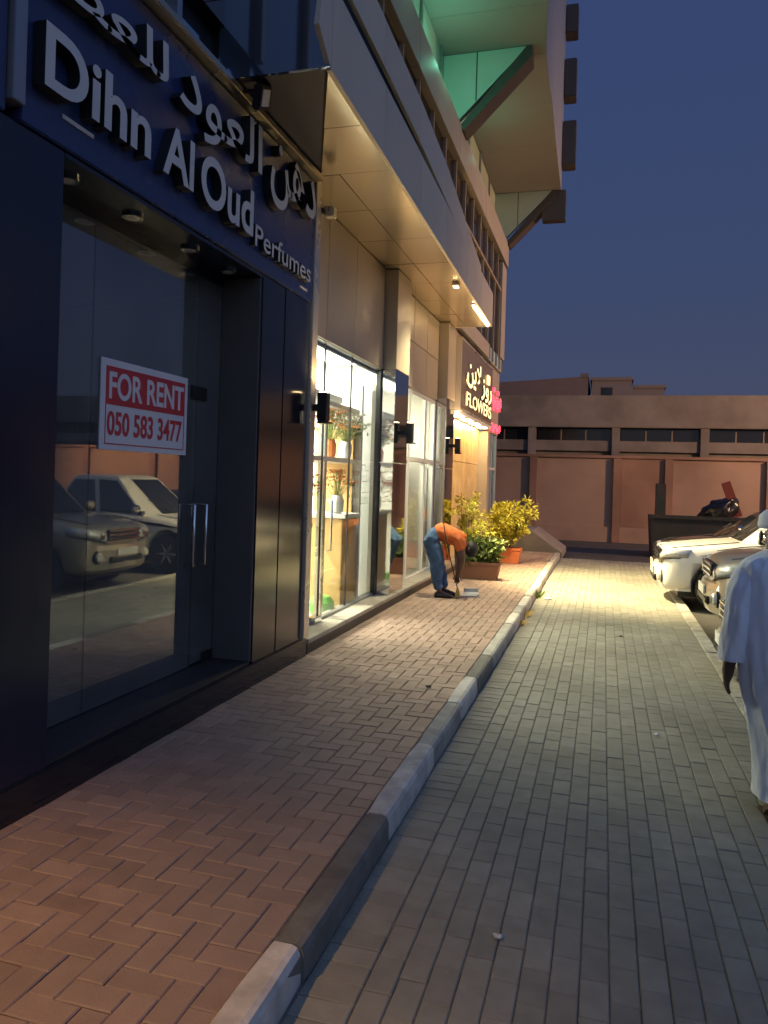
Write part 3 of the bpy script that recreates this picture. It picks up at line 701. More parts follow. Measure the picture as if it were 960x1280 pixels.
def leafs(bb, c, r, n, rr, ln):
    for i in range(n):
        d = Vector((rr.gauss(0, 1), rr.gauss(0, 1), rr.gauss(0.3, .8)))
        if d.length < .01: continue
        d.normalize(); p = Vector(c) + d * r * rr.uniform(.15, 1)
        s_ = d.cross(Vector((rr.gauss(0, 1), rr.gauss(0, 1), rr.gauss(0, 1)))).normalized()
        l = ln * rr.uniform(.7, 1.3); w_ = l * .22; dn = (d + Vector((0, 0, -.25))).normalized()
        bb.add([p, p + d * l * .5 + s_ * w_, p + d * l * .55 + dn * l * .5, p + d * l * .5 - s_ * w_], [(0, 1, 2, 3)])
bouquet((-3.2, 8.75, 2.035), .36, MT['pet_o'], 60, 'large orange blossom arrangement on upper shelf in flower shop window', MT['vpot'], 1)
bouquet((-3.15, 9.2, 2.035), .36, MT['pet_w'], 60, 'large pale blossom arrangement on upper shelf beside the orange one', MT['white'], 2)
bouquet((-3.15, 7.35, 1.305), .26, MT['pet_w'], 40, 'white bouquet in orange pot on lower shelf near the dark pier', MT['vpot'], 3)
bouquet((-3.12, 7.66, 1.305), .26, MT['pet_r'], 36, 'crimson bouquet in pot on lower shelf beside white bouquet', MT['blk'], 4)
bouquet((-3.15, 8.95, 1.36), .26, MT['pet_o'], 30, 'orange dried bouquet leaning over the honey wood cabinet', MT['white'], 5)
goods('gift_box', B().bbox(-3.2, -3.08, 7.5, 7.62, 2.034, 2.30, .006), MT['vblue'], (-3.14, 7.56, 2.034), 'tall sky blue box standing on upper white shelf', 'box')
goods('watering_can', (lambda q: (q.lathe([(.10, .205), (.15, .23), (.15, .33), (.10, .40), (.03, .42)], 18, (-3.15, 8.5, 0)), q)[1])(B()), MT['vgreen'], (-3.15, 8.5, .205), 'round lime green pot on flower shop floor', 'pot')
hb = thing('hanging_sign_frame', (-3.2, 7.5, 2.6), 'white hanging light bar with grey frame high in the flower shop window', 'light bar')
part('bar', B().bbox(-3.3, -3.1, 7.1, 8.9, 2.70, 2.78, .008), MT['white'], hb)
part('rod', B().box(-3.22, -3.2, 7.2, 7.22, 2.78, 3.3), MT['greyal'], hb); part('rod', B().box(-3.22, -3.2, 8.7, 8.72, 2.78, 3.3), MT['greyal'], hb)
for i, (x, y) in enumerate(((-3.35, 7.15), (-3.6, 8.2), (-3.6, 9.2))):
    sp = thing('spot_lamp', (x, y, 3.28), ['small bright spotlight on shop ceiling nearest the dark shop pier', 'small ceiling spotlight above the orange flowers in the flower shop', 'small ceiling spotlight beside the dark window jamb in flower shop'][i], 'spotlight', 'spotlights on the flower shop ceiling')
    part('stem', B().tube([(x, y, 3.29), (x, y, 3.18)], .012), MT['greyal'], sp)
    part('head', B().lathe([(.03, 3.18), (.05, 3.10), (.055, 3.06)], 12, (x, y, 0)), MT['white'], sp)
    part('lens', B().lathe([(.045, 3.054), (.05, 3.06)], 12, (x, y, 0)), E_spot, sp)
for y, z, n_ in ((11.0, 1.3, 2), (12.0, 1.3, 2)):
    pass
s2 = thing('display_shelf', (-3.7, 11.8, .2), 'white wall shelves seen through the white framed bay of the flower shop', 'shelf')
for z in (.9, 1.45, 2.0): part('shelf', B().bbox(-4.2, -3.5, 10.4, 13.0, z, z + .06, .006), MT['white'], s2)
for y in (10.4, 12.98): part('side_board', B().bbox(-4.2, -3.5, y - .04, y, .21, 2.4, .006), MT['white'], s2)
part('back_board', B().box(-4.26, -4.205, 10.36, 13.0, .21, 2.4), MT['wood'], s2)

# ------------------------------------------------------------------ lit flower sign, marble wall, corner shop
fsn = thing('flower_sign', (-2.6, 16, 3.8), 'brown box sign with glowing cream FLOWERS and Arabic lettering above the marble entrance', 'sign')
part('sign_box', B().bbox(-2.9, -2.60, 14.0, 18.15, 3.16, 4.44, .01), MT['signbk'], fsn)
part('edge_trim', B().bbox(-2.88, -2.585, 13.97, 14.03, 3.14, 4.46, .005), MT['alu'], fsn)
part('edge_trim', B().bbox(-2.88, -2.58, 14.0, 18.15, 3.12, 3.17, .005), MT['alu'], fsn)
part('edge_trim', B().bbox(-2.88, -2.58, 14.0, 18.15, 4.43, 4.47, .005), MT['alu'], fsn)
ES = [E_sign, MT['alu']]
word_letters('FLOWERS', 14.5, 17.8, 3.25, 3.52, -2.56, .03, ES, fsn, .015)
part('arabic_word', wall_text('\ufee6\ufef3\ufefb', 14.5, 16.2, 3.62, 4.22, -2.56, .03, .02), ES, fsn)
part('arabic_word', wall_text('\ufeaf\ufeed\u0631', 16.3, 17.8, 3.55, 4.02, -2.56, .03, .02), ES, fsn)
part('arabic_dot', B().box(-2.59, -2.56, 17.2, 17.5, 4.0, 4.2), E_sign, fsn)
me_ = thing('marble_entrance', (-2.9, 16.5, .2), 'yellow marble clad wall lit from above under the flower sign', 'entrance wall')
for a, c in zip([14.0, 15.05, 16.1, 17.1], [15.05, 16.1, 17.1, 18.1]):
    for z0, z1 in ((.265, 1.25), (1.25, 2.2), (2.2, 3.04)):
        part('marble_slab', B().bbox(-2.99, -2.88, a + .004, c - .004, z0 + .004, z1 - .004, .006), MT['marble'], me_)
part('soffit_board', B().box(-2.99, -2.60, 14.0, 18.15, 3.05, 3.115), MT['white'], me_)
for k in range(4):
    part('square_light', B().box(-2.82, -2.64, 14.25 + k * 1.02, 14.75 + k * 1.02, 3.035, 3.048), E_sq, me_)
lamp('AREA', 'entrance_light', (-2.72, 16.1, 3.03), (1, .70, .32), 70, (-2.72, 16.1, 0), (.14, 3.8), parent=me_)
cs = thing('corner_shopfront', (-2.7, 19, .2), 'narrow corner shop front with greenish glass beside the marble entrance', 'shopfront')
part('column', B().bbox(-3.0, -2.66, 18.12, 18.5, .265, 3.0, .006), MT['parap'], cs)
for a, c in ((18.52, 19.1), (19.14, 19.72)):
    for z0, z1 in ((.3, 2.1), (2.16, 2.98)):
        part('glass_pane', B().box(-2.74, -2.73, a, c, z0, z1), G_green, cs)
part('frame_rail', B().box(-2.77, -2.70, 18.51, 19.76, 2.1, 2.16), MT['wframe'], cs)
for q in (19.12, 19.75): part('frame_post', B().box(-2.77, -2.70, q - .025, q + .025, .27, 2.99), MT['wframe'], cs)
part('back_wall', B().box(-4.5, -4.4, 18.5, 19.8, .2, 3.3), MT['white'], cs)
part('light_panel', B().box(-4.2, -3.2, 18.7, 19.6, 3.28, 3.30), EM('cool shop panel', (.75, 1, .95), 4.0), cs)
# neon squiggle sign, two rows of script
ns = thing('neon_sign', (-2.63, 19.2, 3.5), 'magenta neon sign in two rows of script at the far corner of the building', 'sign')
def script(y0, y1, zc, h, seed):
    rr = random.Random(seed); pts = []; y = y1
    n = 9
    for k in range(n * 6 + 1):
        t = k / (n * 6); yy_ = y1 + (y0 - y1) * t
        z = zc + h * (.35 * math.sin(t * n * 6.28) * (1 if int(t * n) % 3 else 1.8) + .2 * math.sin(t * 17))
        pts.append((-2.645 + .02, yy_ + .06 * math.cos(t * n * 6.28), z))
    return B().tube(pts, .013, 6)
part('neon_tube', script(18.1, 19.9, 3.72, .34, 1), E_mag, ns)
part('neon_tube', script(18.1, 19.9, 3.12, .20, 2), E_mag, ns)
for q in (18.5, 19.3): part('neon_dot', B().box(-2.65, -2.60, q, q + .12, 3.98, 4.08), E_mag, ns)

# wall lamps (black boxes on short arms)
for i, (y, lb) in enumerate(((6.68, 'black box wall lamp on the cream trim beside the dark shop'), (10.25, 'black box wall lamp on the mirror pier past the flower window'), (13.85, 'black box wall lamp on the pier beside the yellow marble wall'))):
    x0 = -2.61 if i == 0 else -2.68
    t = thing('wall_lamp', (x0, y, 2.4), lb, 'wall lamp', 'black wall lamps along the shop fronts')
    part('bracket', B().box(x0, x0 + .05, y - .03, y + .03, 2.41, 2.47), MT['blk'], t)
    part('housing', B().bbox(x0 + .05, x0 + .14, y - .055, y + .055, 2.31, 2.58, .008), MT['blk'], t)
    part('visor', B().bbox(x0 + .05, x0 + .17, y - .06, y + .06, 2.295, 2.31, .004), MT['blk'], t)
    part('lens', B().box(x0 + .065, x0 + .125, y - .035, y + .035, 2.582, 2.586), E_warm, t)
    lamp('SPOT', 'added_up_light', (x0 + .13, y, 2.62), (1, .66, .32), (26, 70, 120)[i], (x0 + .12, y, 5), .04, 150, .9, t)  # glowing lens and spot are added to light soffit and wall; lamps are unlit

# small flood on the cornice end
t = thing('cornice_lamp', (-2.58, 6.78, 4.3), 'small bright lamp at the end of the perfume sign cornice', 'lamp')
part('bracket', B().box(-2.66, -2.60, 6.745, 6.80, 4.28, 4.32), MT['blk'], t)
part('head', B().bbox(-2.62, -2.52, 6.80, 6.90, 4.26, 4.36, .01), MT['alu'], t)
part('lens', B().box(-2.61, -2.53, 6.902, 6.906, 4.27, 4.35), EM('dim warm lens', (1.0, 0.72, 0.36), 4.0), t)
# LED flood at the canopy end that washes the lane and the parked cars
fl = thing('flood_lamp', (-2.03, 13.1, 4.5), 'bright warm strip lamp along the far outer edge of the canopy underside', 'flood lamp')
part('housing', B().bbox(-2.075, -2.02, 11.9, 13.55, 4.562, 4.576, .003), MT['alu'], fl)
part('lens', B().bbox(-2.065, -2.03, 11.95, 13.5, 4.535, 4.561, .008), E_warm, fl)
lamp('SPOT', 'bush_light', (-2.04, 13.5, 4.50), (1, .82, .45), 520, (-1.95, 16.2, .7), .06, 46, .8, fl)
for i, y in enumerate((10.64,)):
    f2 = thing('flood_lamp', (-2.08, y, 4.5), 'small flood lamp under the canopy edge above the bending man', 'flood lamp', 'flood lamps under the canopy edge')
    part('housing', B().bbox(-2.13, -2.03, y - .08, y + .08, 4.53, 4.57, .01), MT['alu'], f2)
    part('lens', B().box(-2.11, -2.05, y - .06, y + .06, 4.522, 4.529), E_sq, f2)
    lamp('SPOT', 'flood_light', (-2.08, y, 4.48), (1, .90, .55), 800, (-1.5, y - .6, 0), .08, 112, .9, f2)
lamp('SPOT', 'flood_light', (-1.95, 13.2, 4.45), (1, .80, .42), 6800, (.75, 14.2, 0), .12, 80, 1.0, fl)
# green floods on the ledge
for i, y in enumerate((9.0, 11.6, 15.2)):
    t = thing('ledge_flood', (-2.75, y, 7.93), ['green ledge floodlight nearer the perfume sign', 'green ledge floodlight beside the first triangular bracket', 'green ledge floodlight between the two triangular brackets'][i], 'floodlight', 'green floodlights on the ledge')
    part('base', B().box(-2.8, -2.7, y - .05, y + .05, 7.932, 7.96), MT['blk'], t)
    part('head', B().bbox(-2.84, -2.68, y - .1, y + .1, 7.962, 8.03, .01), MT['blk'], t)
    part('lens', B().box(-2.83, -2.69, y - .09, y + .09, 8.032, 8.036), E_green, t)
    lamp('POINT', 'green_light', (-2.5, y, 8.25), (.22, 1, .60), (22, 22, 6)[i], None, .06, parent=t)

lamp('AREA', 'shop_light', (-4.3, 8.35, 3.22), (1.0, .99, .82), 950, (-1.6, 8.3, 0), (1.6, 2.6), parent=fs_)
lamp('AREA', 'shop_light', (-4.2, 11.7, 3.22), (1.0, .94, .68), 440, (-1.6, 11.7, 0), (1.4, 2.6), parent=fs_)

# ------------------------------------------------------------------ planters and shrubs
def planter(x, y, l, wd_, h, mat, label, lean=.06):
    t = thing('planter_box', (x, y, .12), label, 'planter', 'planters on the sidewalk')
    def ring(dx, dy, z): return [(x - dx, y - dy, z), (x + dx, y - dy, z), (x + dx, y + dy, z), (x - dx, y + dy, z)]
    a, d = l / 2, wd_ / 2
    part('trough', B().loft([ring(a - lean, d - lean * .5, .125), ring(a - .012, d - .012, .12 + h * .82)]), mat, t, fixn=True)
    rim = B(); z0, z1 = .12 + h * .82, .12 + h
    rim.bbox(x - a, x + a, y - d, y - d + .03, z0, z1, .006); rim.bbox(x - a, x + a, y + d - .03, y + d, z0, z1, .006)
    rim.bbox(x - a, x - a + .03, y - d + .031, y + d - .031, z0, z1, .006); rim.bbox(x + a - .03, x + a, y - d + .031, y + d - .031, z0, z1, .006)
    part('rim', rim, mat, t)
    part('soil', B().box(x - a + .03, x + a - .03, y - d + .03, y + d - .03, z0 - .02, z0 + .015), MT['soil'], t)
planter(-2.03, 13.3, .72, .34, .30, MT['terrad'], 'low dark brown trough planter just beyond the bending man')
planter(-1.98, 16.2, .74, .34, .33, MT['terra'], 'bright orange terracotta trough planter holding the tall yellow bush')
def shrub(name, c, h, r, nst, nleaf, mat, ln, label, seed, flat=.0):
    rr = random.Random(seed)
    t = thing(name, c, label, 'shrub', 'potted shrubs by the entrance')
    st = B(); lf = B(); tips = []
    for i in range(nst):
        a = rr.uniform(0, 6.28); e = rr.uniform(.1, 1.0); hh = h * rr.uniform(.45, 1.0)
        p0 = Vector((c[0] + rr.uniform(-.1, .1), c[1] + rr.uniform(-.06, .06), c[2]))
        q = p0 + Vector((math.cos(a) * r * .35, math.sin(a) * r * .35, hh * .5)); p1 = p0 + Vector((math.cos(a) * r * e, math.sin(a) * r * e, hh))
        st.tube([p0, q, p1], [.011, .008, .004], 5)
        for k in range(6):
            s = .35 + .13 * k; pt = (p0.lerp(q, min(1, s * 2)) if s < .5 else q.lerp(p1, (s - .5) * 2)); tips.append((pt, .55 + s * .6))
            tips.append((pt + Vector((rr.gauss(0, .09), rr.gauss(0, .09), rr.gauss(.03, .08))), .8))
    for k in range(nleaf // 14):
        p, s = rr.choice(tips); leafs(lf, p, r * .20 * s, 14, rr, ln)
    part('stems', st, MT['bark'], t); part('leaves', lf, mat, t, kind='stuff')
shrub('bush', (-1.98, 16.2, .42), .96, .47, 24, 3600, MT['leafy'], .095, 'tall rounded yellow green bush in the orange trough planter', 3)
shrub('leafy_plant', (-2.0, 13.3, .38), .42, .36, 20, 1700, MT['leafg'], .10, 'low green leafy plant in the brown trough planter', 5)
shrub('tall_sapling', (-2.15, 13.45, .38), 1.05, .34, 9, 620, MT['leafy'], .08, 'thin upright plant with sparse yellow leaves behind low green plant', 8)
shrub('narrow_plant', (-2.5, 14.6, .28), 1.2, .22, 8, 900, MT['leafy'], .08, 'narrow leafy plant against the marble wall edge', 11)

# ------------------------------------------------------------------ far wall, warehouse, houses
bw = thing('boundary_wall', (2, 27, 0), 'pink rendered boundary wall with recessed panels behind the parked cars', 'wall')
part('wall', B().box(-9, 24, 27.0, 27.25, -.1, 2.72), MT['wallp'], bw)
part('coping', B().bbox(-9, 24, 26.93, 27.3, 2.725, 2.82, .01), MT['wallr'], bw)
part('plinth', B().box(-9, 24, 26.94, 26.998, -.1, .42), MT['wallp'], bw)
for x in (-2.35, .42, 2.05, 5.1, 8.2, 11.3, 14.4, 17.5):
    part('pilaster', B().bbox(x - .13, x + .13, 26.86, 26.995, -.1, 2.72, .008), MT['wallr'], bw)
part('infill_panel', B().box(.56, 1.92, 26.97, 26.998, .43, 2.70), MT['wallr'], bw)
wh = thing('warehouse', (2, 34, 0), 'long grey concrete warehouse with strip windows behind the boundary wall', 'building')
part('wall', B().box(-14, 40, 32.3, 46, -.1, 3.2), MT['wareh'], wh)
part('wall', B().box(-14, 40, 32.6, 46, 3.2, 4.1), MT['dark'], wh)
part('parapet', B().bbox(-14, 40, 31.9, 32.6, 4.12, 5.40, .02), MT['wareh'], wh)
part('roof', B().box(-14, 40, 32.6, 46, 4.1, 4.4), MT['wareh'], wh)
xs = [-13 + 3.3 * k + .2 for k in range(16)]
for i, x in enumerate(xs):
    part('pillar', B().bbox(x - .16, x + .16, 31.95, 32.29, 2.2, 4.118, .015), MT['wareh'], wh)
    if i < 15:
        for k in range(3):
            x0 = x + .2 + k * .98
            wn = part('window', B().box(x0, x0 + .93, 32.32, 32.38, 3.62, 4.08), MT['dglass'], wh)
            part('frame', B().box(x0 + .935, x0 + .975, 32.30, 32.4, 3.6, 4.09), MT['mull'], wn)
        part('sill_wall', B().box(x + .165, x + 3.13, 32.1, 32.45, 3.18, 3.6), MT['wareh'], wh)
h1 = thing('flat_roofed_house', (-4, 44, 0), 'plain brown flat roofed block rising behind the warehouse', 'building')
part('wall', B().prism([(-12, 42, -.1), (-1.0, 42, -.1), (-1.0, 42, 7.55), (-4.2, 42, 7.35), (-12, 42, 6.9)], (0, 8, 0)), MT['wareh2'], h1, fixn=True)
part('parapet', B().box(-1.35, -.96, 41.95, 50, 7.5, 7.7), MT['wareh2'], h1)
part('window', B().box(-.995, -.95, 43, 43.8, 5.2, 6.2), MT['dglass'], h1)
h2 = thing('stepped_house', (1, 46, 0), 'small tan house with stepped roof line right of the brown block', 'building')
part('wall', B().box(-.8, 1.3, 44, 50, -.1, 7.6), MT['wareh3'], h2)
part('wall', B().box(1.31, 3.0, 44.3, 50, -.1, 7.2), MT['wareh3'], h2)
part('cornice', B().box(-.9, 1.4, 43.9, 50.1, 7.6, 7.76), MT['wareh3'], h2); part('cornice', B().box(1.41, 3.1, 44.2, 50.1, 7.2, 7.36), MT['wareh3'], h2)
part('window', B().box(-.3, .3, 43.96, 43.999, 6.5, 7.2), MT['dglass'], h2)
h3 = thing('low_block', (18, 50, 0), 'low dark flat block far behind the warehouse roof', 'building')
part('wall', B().box(10, 26, 50, 58, -.1, 7.2), MT['wareh2'], h3); part('roof', B().box(9.8, 26.2, 49.8, 58.2, 7.2, 7.4), MT['wareh3'], h3)
# facing row across the parking lot, seen only as reflections
h4 = thing('facing_building', (36, 8, 0), 'dark long building across the parking lot seen as a reflection in the shop glass', 'building')
part('wall', B().box(32, 44, -30, 24, -.1, 7), MT['wareh2'], h4); part('roof', B().box(31.8, 44, -30.2, 24.2, 7, 7.3), MT['wareh3'], h4)

# skip with refuse behind the cars
sk = thing('refuse_skip', (2.4, 22.4, -.1), 'dark steel skip standing before the pink wall behind the parked cars', 'skip')
part('body', B().prism([(1.30, 22, -.05), (4.6, 22, -.05), (4.8, 22, 1.02), (1.24, 22, 1.02)], (0, 1.4, 0)), MT['skip'], sk, fixn=True)
part('rim', B().box(1.2, 4.85, 21.95, 22.02, .96, 1.06), MT['skip'], sk)
part('post', B().bbox(1.36, 1.62, 22.05, 22.3, .98, 1.9, .01), MT['skip'], sk)
b = B()
rr = random.Random(4)
bm_ = bmesh.new(); bmesh.ops.create_icosphere(bm_, subdivisions=4, radius=1.0)
for v in bm_.verts:
    n_ = v.co.normalized(); d_ = 1 + .32 * mnoise.noise(n_ * 1.7 + Vector((3, 1, 2))) + .14 * mnoise.noise(n_ * 5)
    v.co = Vector((2.95 + n_.x * d_ * .46 + .16 * n_.z, 22.4 + n_.y * d_ * .35, 1.16 + n_.z * d_ * .42 + n_.x * .12))
bm_.verts.index_update(); b.smooth = True
b.add([v.co[:] for v in bm_.verts], [[v.index for v in f.verts] for f in bm_.faces]); bm_.free()
single('refuse_bag', b, MT['bag'], (2.9, 22.4, 1.0), 'shiny black refuse bags heaped on the dark skip', 'bag')
b = B().prism([(3.05, 22.5, 1.95), (3.27, 22.5, 2.03), (3.6, 22.5, 1.1), (3.38, 22.5, 1.02)], (0, .05, 0))
single('wooden_board', b, MT['rustb'], (3.3, 22.5, 1.0), 'rust red board sticking up at a slant from the skip', 'board', fixn=True)

# ------------------------------------------------------------------ vehicles
def car(name, label, x, y, paint, kind, cat='car', z=-.09, rot=math.pi, group='cars parked along the lane'):
    t = thing(name, (x, y, z), label, cat, group, rot)
    if kind == 'pickup':
        S = [(0, .40, .76, .66), (-.04, .32, .88, .78), (-.13, .28, .94, .85), (-.38, .28, .985, .875), (-.8, .28, 1.04, .885), (-1.25, .30, 1.09, .89), (-2.2, .30, 1.14, .89), (-3.4, .32, 1.13, .89), (-4.8, .34, 1.12, .88), (-5.05, .42, 1.08, .86)]
        cab = (-1.12, -1.95, -3.05, -3.45, 1.06, 1.76, .83, .64); wx = (-.86, -3.95); wr = .375; Lh = .80
    elif kind == 'suv':
        S = [(0, .42, .84, .60), (-.05, .30, .98, .76), (-.16, .26, 1.04, .84), (-.40, .26, 1.09, .89), (-.8, .28, 1.13, .91), (-1.2, .28, 1.17, .915), (-2.2, .28, 1.18, .92), (-3.4, .30, 1.18, .92), (-4.4, .32, 1.16, .90), (-4.65, .45, 1.05, .86)]
        cab = (-1.12, -1.85, -4.1, -4.58, 1.14, 1.82, .85, .66); wx = (-.88, -3.6); wr = .37; Lh = .86
    else:
        S = [(0, .36, .62, .58), (-.05, .25, .76, .74), (-.16, .22, .82, .81), (-.40, .2, .88, .86), (-.8, .2, .93, .885), (-1.15, .22, .97, .89), (-2.2, .22, .98, .89), (-3.4, .24, .99, .89), (-4.3, .28, .98, .86), (-4.6, .4, .88, .80)]
        cab = (-1.05, -1.85, -3.2, -4.0, .94, 1.44, .83, .60); wx = (-.85, -3.5); wr = .325; Lh = .66
    rings = []
    for (px, zb, zt, w_) in S:
        h = zt - zb
        half = [(w_ * .80, zb), (w_ * .95, zb + .06 * h), (w_ * .995, zb + .30 * h), (w_, zb + .55 * h), (w_ * .985, zb + .80 * h), (w_ * .955, zb + .93 * h), (w_ * .90, zt - .012), (w_ * .80, zt + .002), (w_ * .38, zt + .02)]
        r_ = [(px, a, c) for a, c in half] + [(px, -a, c) for a, c in reversed(half)]
        rings.append(r_)
    b = B(); b.smooth = True; b.loft(rings)
    o = part('body', b, paint, t, local=True, fixn=True)
    sm = o.modifiers.new('s', 'SUBSURF'); sm.levels = 1; sm.render_levels = 1
    cut = B()
    for wxx in wx:
        cut.lathe([(wr + .075, -1.2), (wr + .075, -.62)], 28, (wxx, 0, wr), 'y'); cut.lathe([(wr + .075, .62), (wr + .075, 1.2)], 28, (wxx, 0, wr), 'y')
    co = bpy.data.objects.new('cutter', cut.mesh('cutter', MT['blk'], fixn=True)); C.objects.link(co)
    co.location = t.location; co.rotation_euler = t.rotation_euler
    bo = o.modifiers.new('b', 'BOOLEAN'); bo.operation = 'DIFFERENCE'; bo.object = co; bo.solver = 'EXACT'
    apply_mods(o)
    bpy.data.objects.remove(co)
    o.data.materials.clear(); o.data.materials.append(paint)
    for p in o.data.polygons: p.use_smooth = True
    # cabin
    xa, xb, xc, xd, zb, zt, wb_, wr_ = cab
    lo = [(xa, wb_ * .72, zb), (xa - .25, wb_, zb), (xd, wb_, zb), (xd, -wb_, zb), (xa - .25, -wb_, zb), (xa, -wb_ * .72, zb)]
    hi = [(xb, wr_ * .80, zt), (xb - .12, wr_, zt), (xc, wr_, zt), (xc, -wr_, zt), (xb - .12, -wr_, zt), (xb, -wr_ * .80, zt)]
    top = [(xb - .12, wr_ * .6, zt + .05), (xb - .25, wr_ * .75, zt + .05), (xc + .15, wr_ * .75, zt + .05), (xc + .15, -wr_ * .75, zt + .05), (xb - .25, -wr_ * .75, zt + .05), (xb - .12, -wr_ * .6, zt + .05)]
    part('cabin', B().loft([lo, hi, top]), paint, t, local=True, fixn=True)
    def quad(a, c, d, e, inset, off, nm, mat):
        a, c, d, e = map(Vector, (a, c, d, e)); ctr = (a + c + d + e) / 4
        nrm = (c - a).cross(e - a).normalized()
        if nrm.dot(ctr - Vector(((xa + xd) / 2, 0, (zb + zt) / 2))) < 0: nrm = -nrm
        pts = [q + (ctr - q).normalized() * inset + nrm * off for q in (a, c, d, e)]
        part(nm, B().prism(pts, nrm * .006), mat, t, local=True, fixn=True)
    quad(lo[0], hi[0], hi[5], lo[5], .07, .004, 'windshield', MT['carglass'])
    for s_ in (0, 1):
        l1, l2, h1_, h2_ = (lo[1], lo[2], hi[1], hi[2]) if s_ == 0 else (lo[4], lo[3], hi[4], hi[3])
        m = .48
        lm = Vector(l1).lerp(Vector(l2), m); hm = Vector(h1_).lerp(Vector(h2_), m)
        quad(l1, lm, hm, h1_, .07, .004, 'side_window', MT['carglass']); quad(lm, l2, h2_, hm, .07, .004, 'side_window', MT['carglass'])
    quad(lo[2], lo[3], hi[3], hi[2], .08, .004, 'rear_window', MT['carglass'])
    for wxx in wx:
        for sy in (1, -1):
            yo = sy * (S[3][3] - .14)
            wl = part('wheel', B().lathe([(wr * .62, yo - .11), (wr * .94, yo - .11), (wr, yo - .08), (wr, yo + .08), (wr * .94, yo + .11), (wr * .62, yo + .11)], 28, (wxx, 0, wr), 'y'), MT['rubber'], t, local=True, fixn=True)
            rb = B(); ro = yo + sy * .085
            rb.lathe([(wr * .62, ro - sy * .03), (wr * .64, ro + sy * .02), (wr * .57, ro + sy * .025), (wr * .5, ro - sy * .02)], 24, (wxx, 0, wr), 'y')
            for k in range(6):
                a = k * math.pi / 3; p0 = (wxx + math.cos(a) * wr * .1, ro + sy * .01, wr + math.sin(a) * wr * .1); p1 = (wxx + math.cos(a) * wr * .58, ro, wr + math.sin(a) * wr * .58)
                rb.tube([p0, p1], [.035, .028], 5)
            rb.lathe([(wr * .16, ro - .02), (wr * .15, ro + sy * .03)], 12, (wxx, 0, wr), 'y')
            part('rim', rb, MT['rim'], wl, local=True)
    # face
    for sy in (1, -1):
        prof_ = sorted([(q[3] * .985, q[0]) for q in S[:5]])
        def xf(y_):
            if y_ <= prof_[0][0]: return prof_[0][1] - .0
            for (a0, b0), (a1, b1) in zip(prof_[:-1], prof_[1:]):
                if y_ <= a1: return b0 + (b1 - b0) * (y_ - a0) / (a1 - a0)
            return prof_[-1][1]
        def patch(y0, y1, zl, zu, n_, off, dep):
            f_ = []; 
            for k in range(n_ + 1):
                u_ = k / n_; yv = y0 + (y1 - y0) * u_; xv = xf(yv)
                z0_, z1_ = zl[0] + (zl[1] - zl[0]) * u_, zu[0] + (zu[1] - zu[0]) * u_
                f_.append([(xv + off, sy * yv, z0_), (xv + off + .012, sy * (yv + .008), (z0_ + z1_) / 2), (xv + off - .03, sy * (yv - .004), z1_), (xv - dep, sy * (yv - .10), z1_ - .01), (xv - dep, sy * (yv - .10), z0_ + .01)])
            q = B(); q.smooth = True; q.loft(f_); return q
        ymx = S[3][3] * .985
        hd = part('headlight', patch(.43, ymx, (Lh - .085, Lh + .02), (Lh + .085, Lh + .15), 9, .012, .07), MT['lampg'], t, local=True, fixn=True)
        part('bezel', patch(.41, ymx - .01, (Lh - .11, Lh - .0), (Lh - .088, Lh + .018), 9, .016, .07), MT['blk'], hd, local=True, fixn=True)
        part('bulb', B().lathe([(.062, 0), (.06, .022), (.035, .03)], 16, (xf(.55) - .0, sy * .55, Lh + .005), 'x'), MT['chrome'], hd, local=True)
        part('fog_recess', B().lathe([(.11, -.02), (.105, .012)], 16, (-.012, sy * .60, Lh - .30), 'x'), MT['blk'], t, local=True)
        part('fog_lamp', B().lathe([(.075, .0), (.07, .03), (.05, .045)], 14, (-.0, sy * .60, Lh - .30), 'x'), MT['lampg'], t, local=True)
        mr = part('side_mirror', B().ball((-1.40, sy * 1.03, cab[4] + .13), .10, 12, (.62, 1.15, .82)), MT['chrome'] if kind == 'pickup' else paint, t, local=True)
        part('stem', B().box(-1.42, -1.34, sy * .84, sy * .95, cab[4] + .02, cab[4] + .09), MT['blk'], mr, local=True)
        for hx in (-1.95, -2.75):
            part('door_handle', B().bbox(hx - .09, hx + .09, sy * (S[5][3] - .01), sy * (S[5][3] + .03), cab[4] - .18, cab[4] - .145, .01), MT['chrome'], t, local=True)
        for dx in (-1.42, -2.38, -3.3):
            part('door_seam', B().box(dx - .004, dx + .004, sy * (S[5][3] - .02), sy * (S[5][3] + .002), .42, cab[4] - .08), MT['blk'], t, local=True)
        if kind == 'pickup':
            sw = S[4][3] + .004
            bb = B().prism([(-.52, sy * (sw - .026), Lh + .06), (-1.9, sy * sw, Lh + .13), (-1.9, sy * sw, Lh + .19), (-1.0, sy * (sw - .008), Lh + .135)], (0, sy * .012, 0))
            part('side_stripe', bb, MT['blk'], t, local=True, fixn=True)
    for sy in (1, -1):
        part('hood_seam', B().tube([(-.16, sy * .62, S[2][2] + .012), (-.5, sy * .72, S[3][2] + .022), (-1.1, sy * .76, S[5][2] + .0)], .007, 5), MT['blk'], t, local=True)
    gr = part('grille', B().bbox(-.04, .035, -.40, .40, Lh - .06, Lh + .11, .02), MT['blk'], t, local=True)
    for k in range(3): part('grille_bar', B().bbox(.03, .052, -.40, .40, Lh - .05 + k * .065, Lh - .02 + k * .065, .006), MT['chrome'], gr, local=True)
    bs = []
    for yv, xo in ((-.80, -.23), (-.62, -.03), (-.3, .045), (0, .06), (.3, .045), (.62, -.03), (.80, -.23)):
        bs.append([(xo, yv, Lh - .13), (xo + .03, yv, Lh - .20), (xo + .03, yv, Lh - .36), (xo - .02, yv, Lh - .50), (xo - .2, yv, Lh - .50), (xo - .2, yv, Lh - .13)])
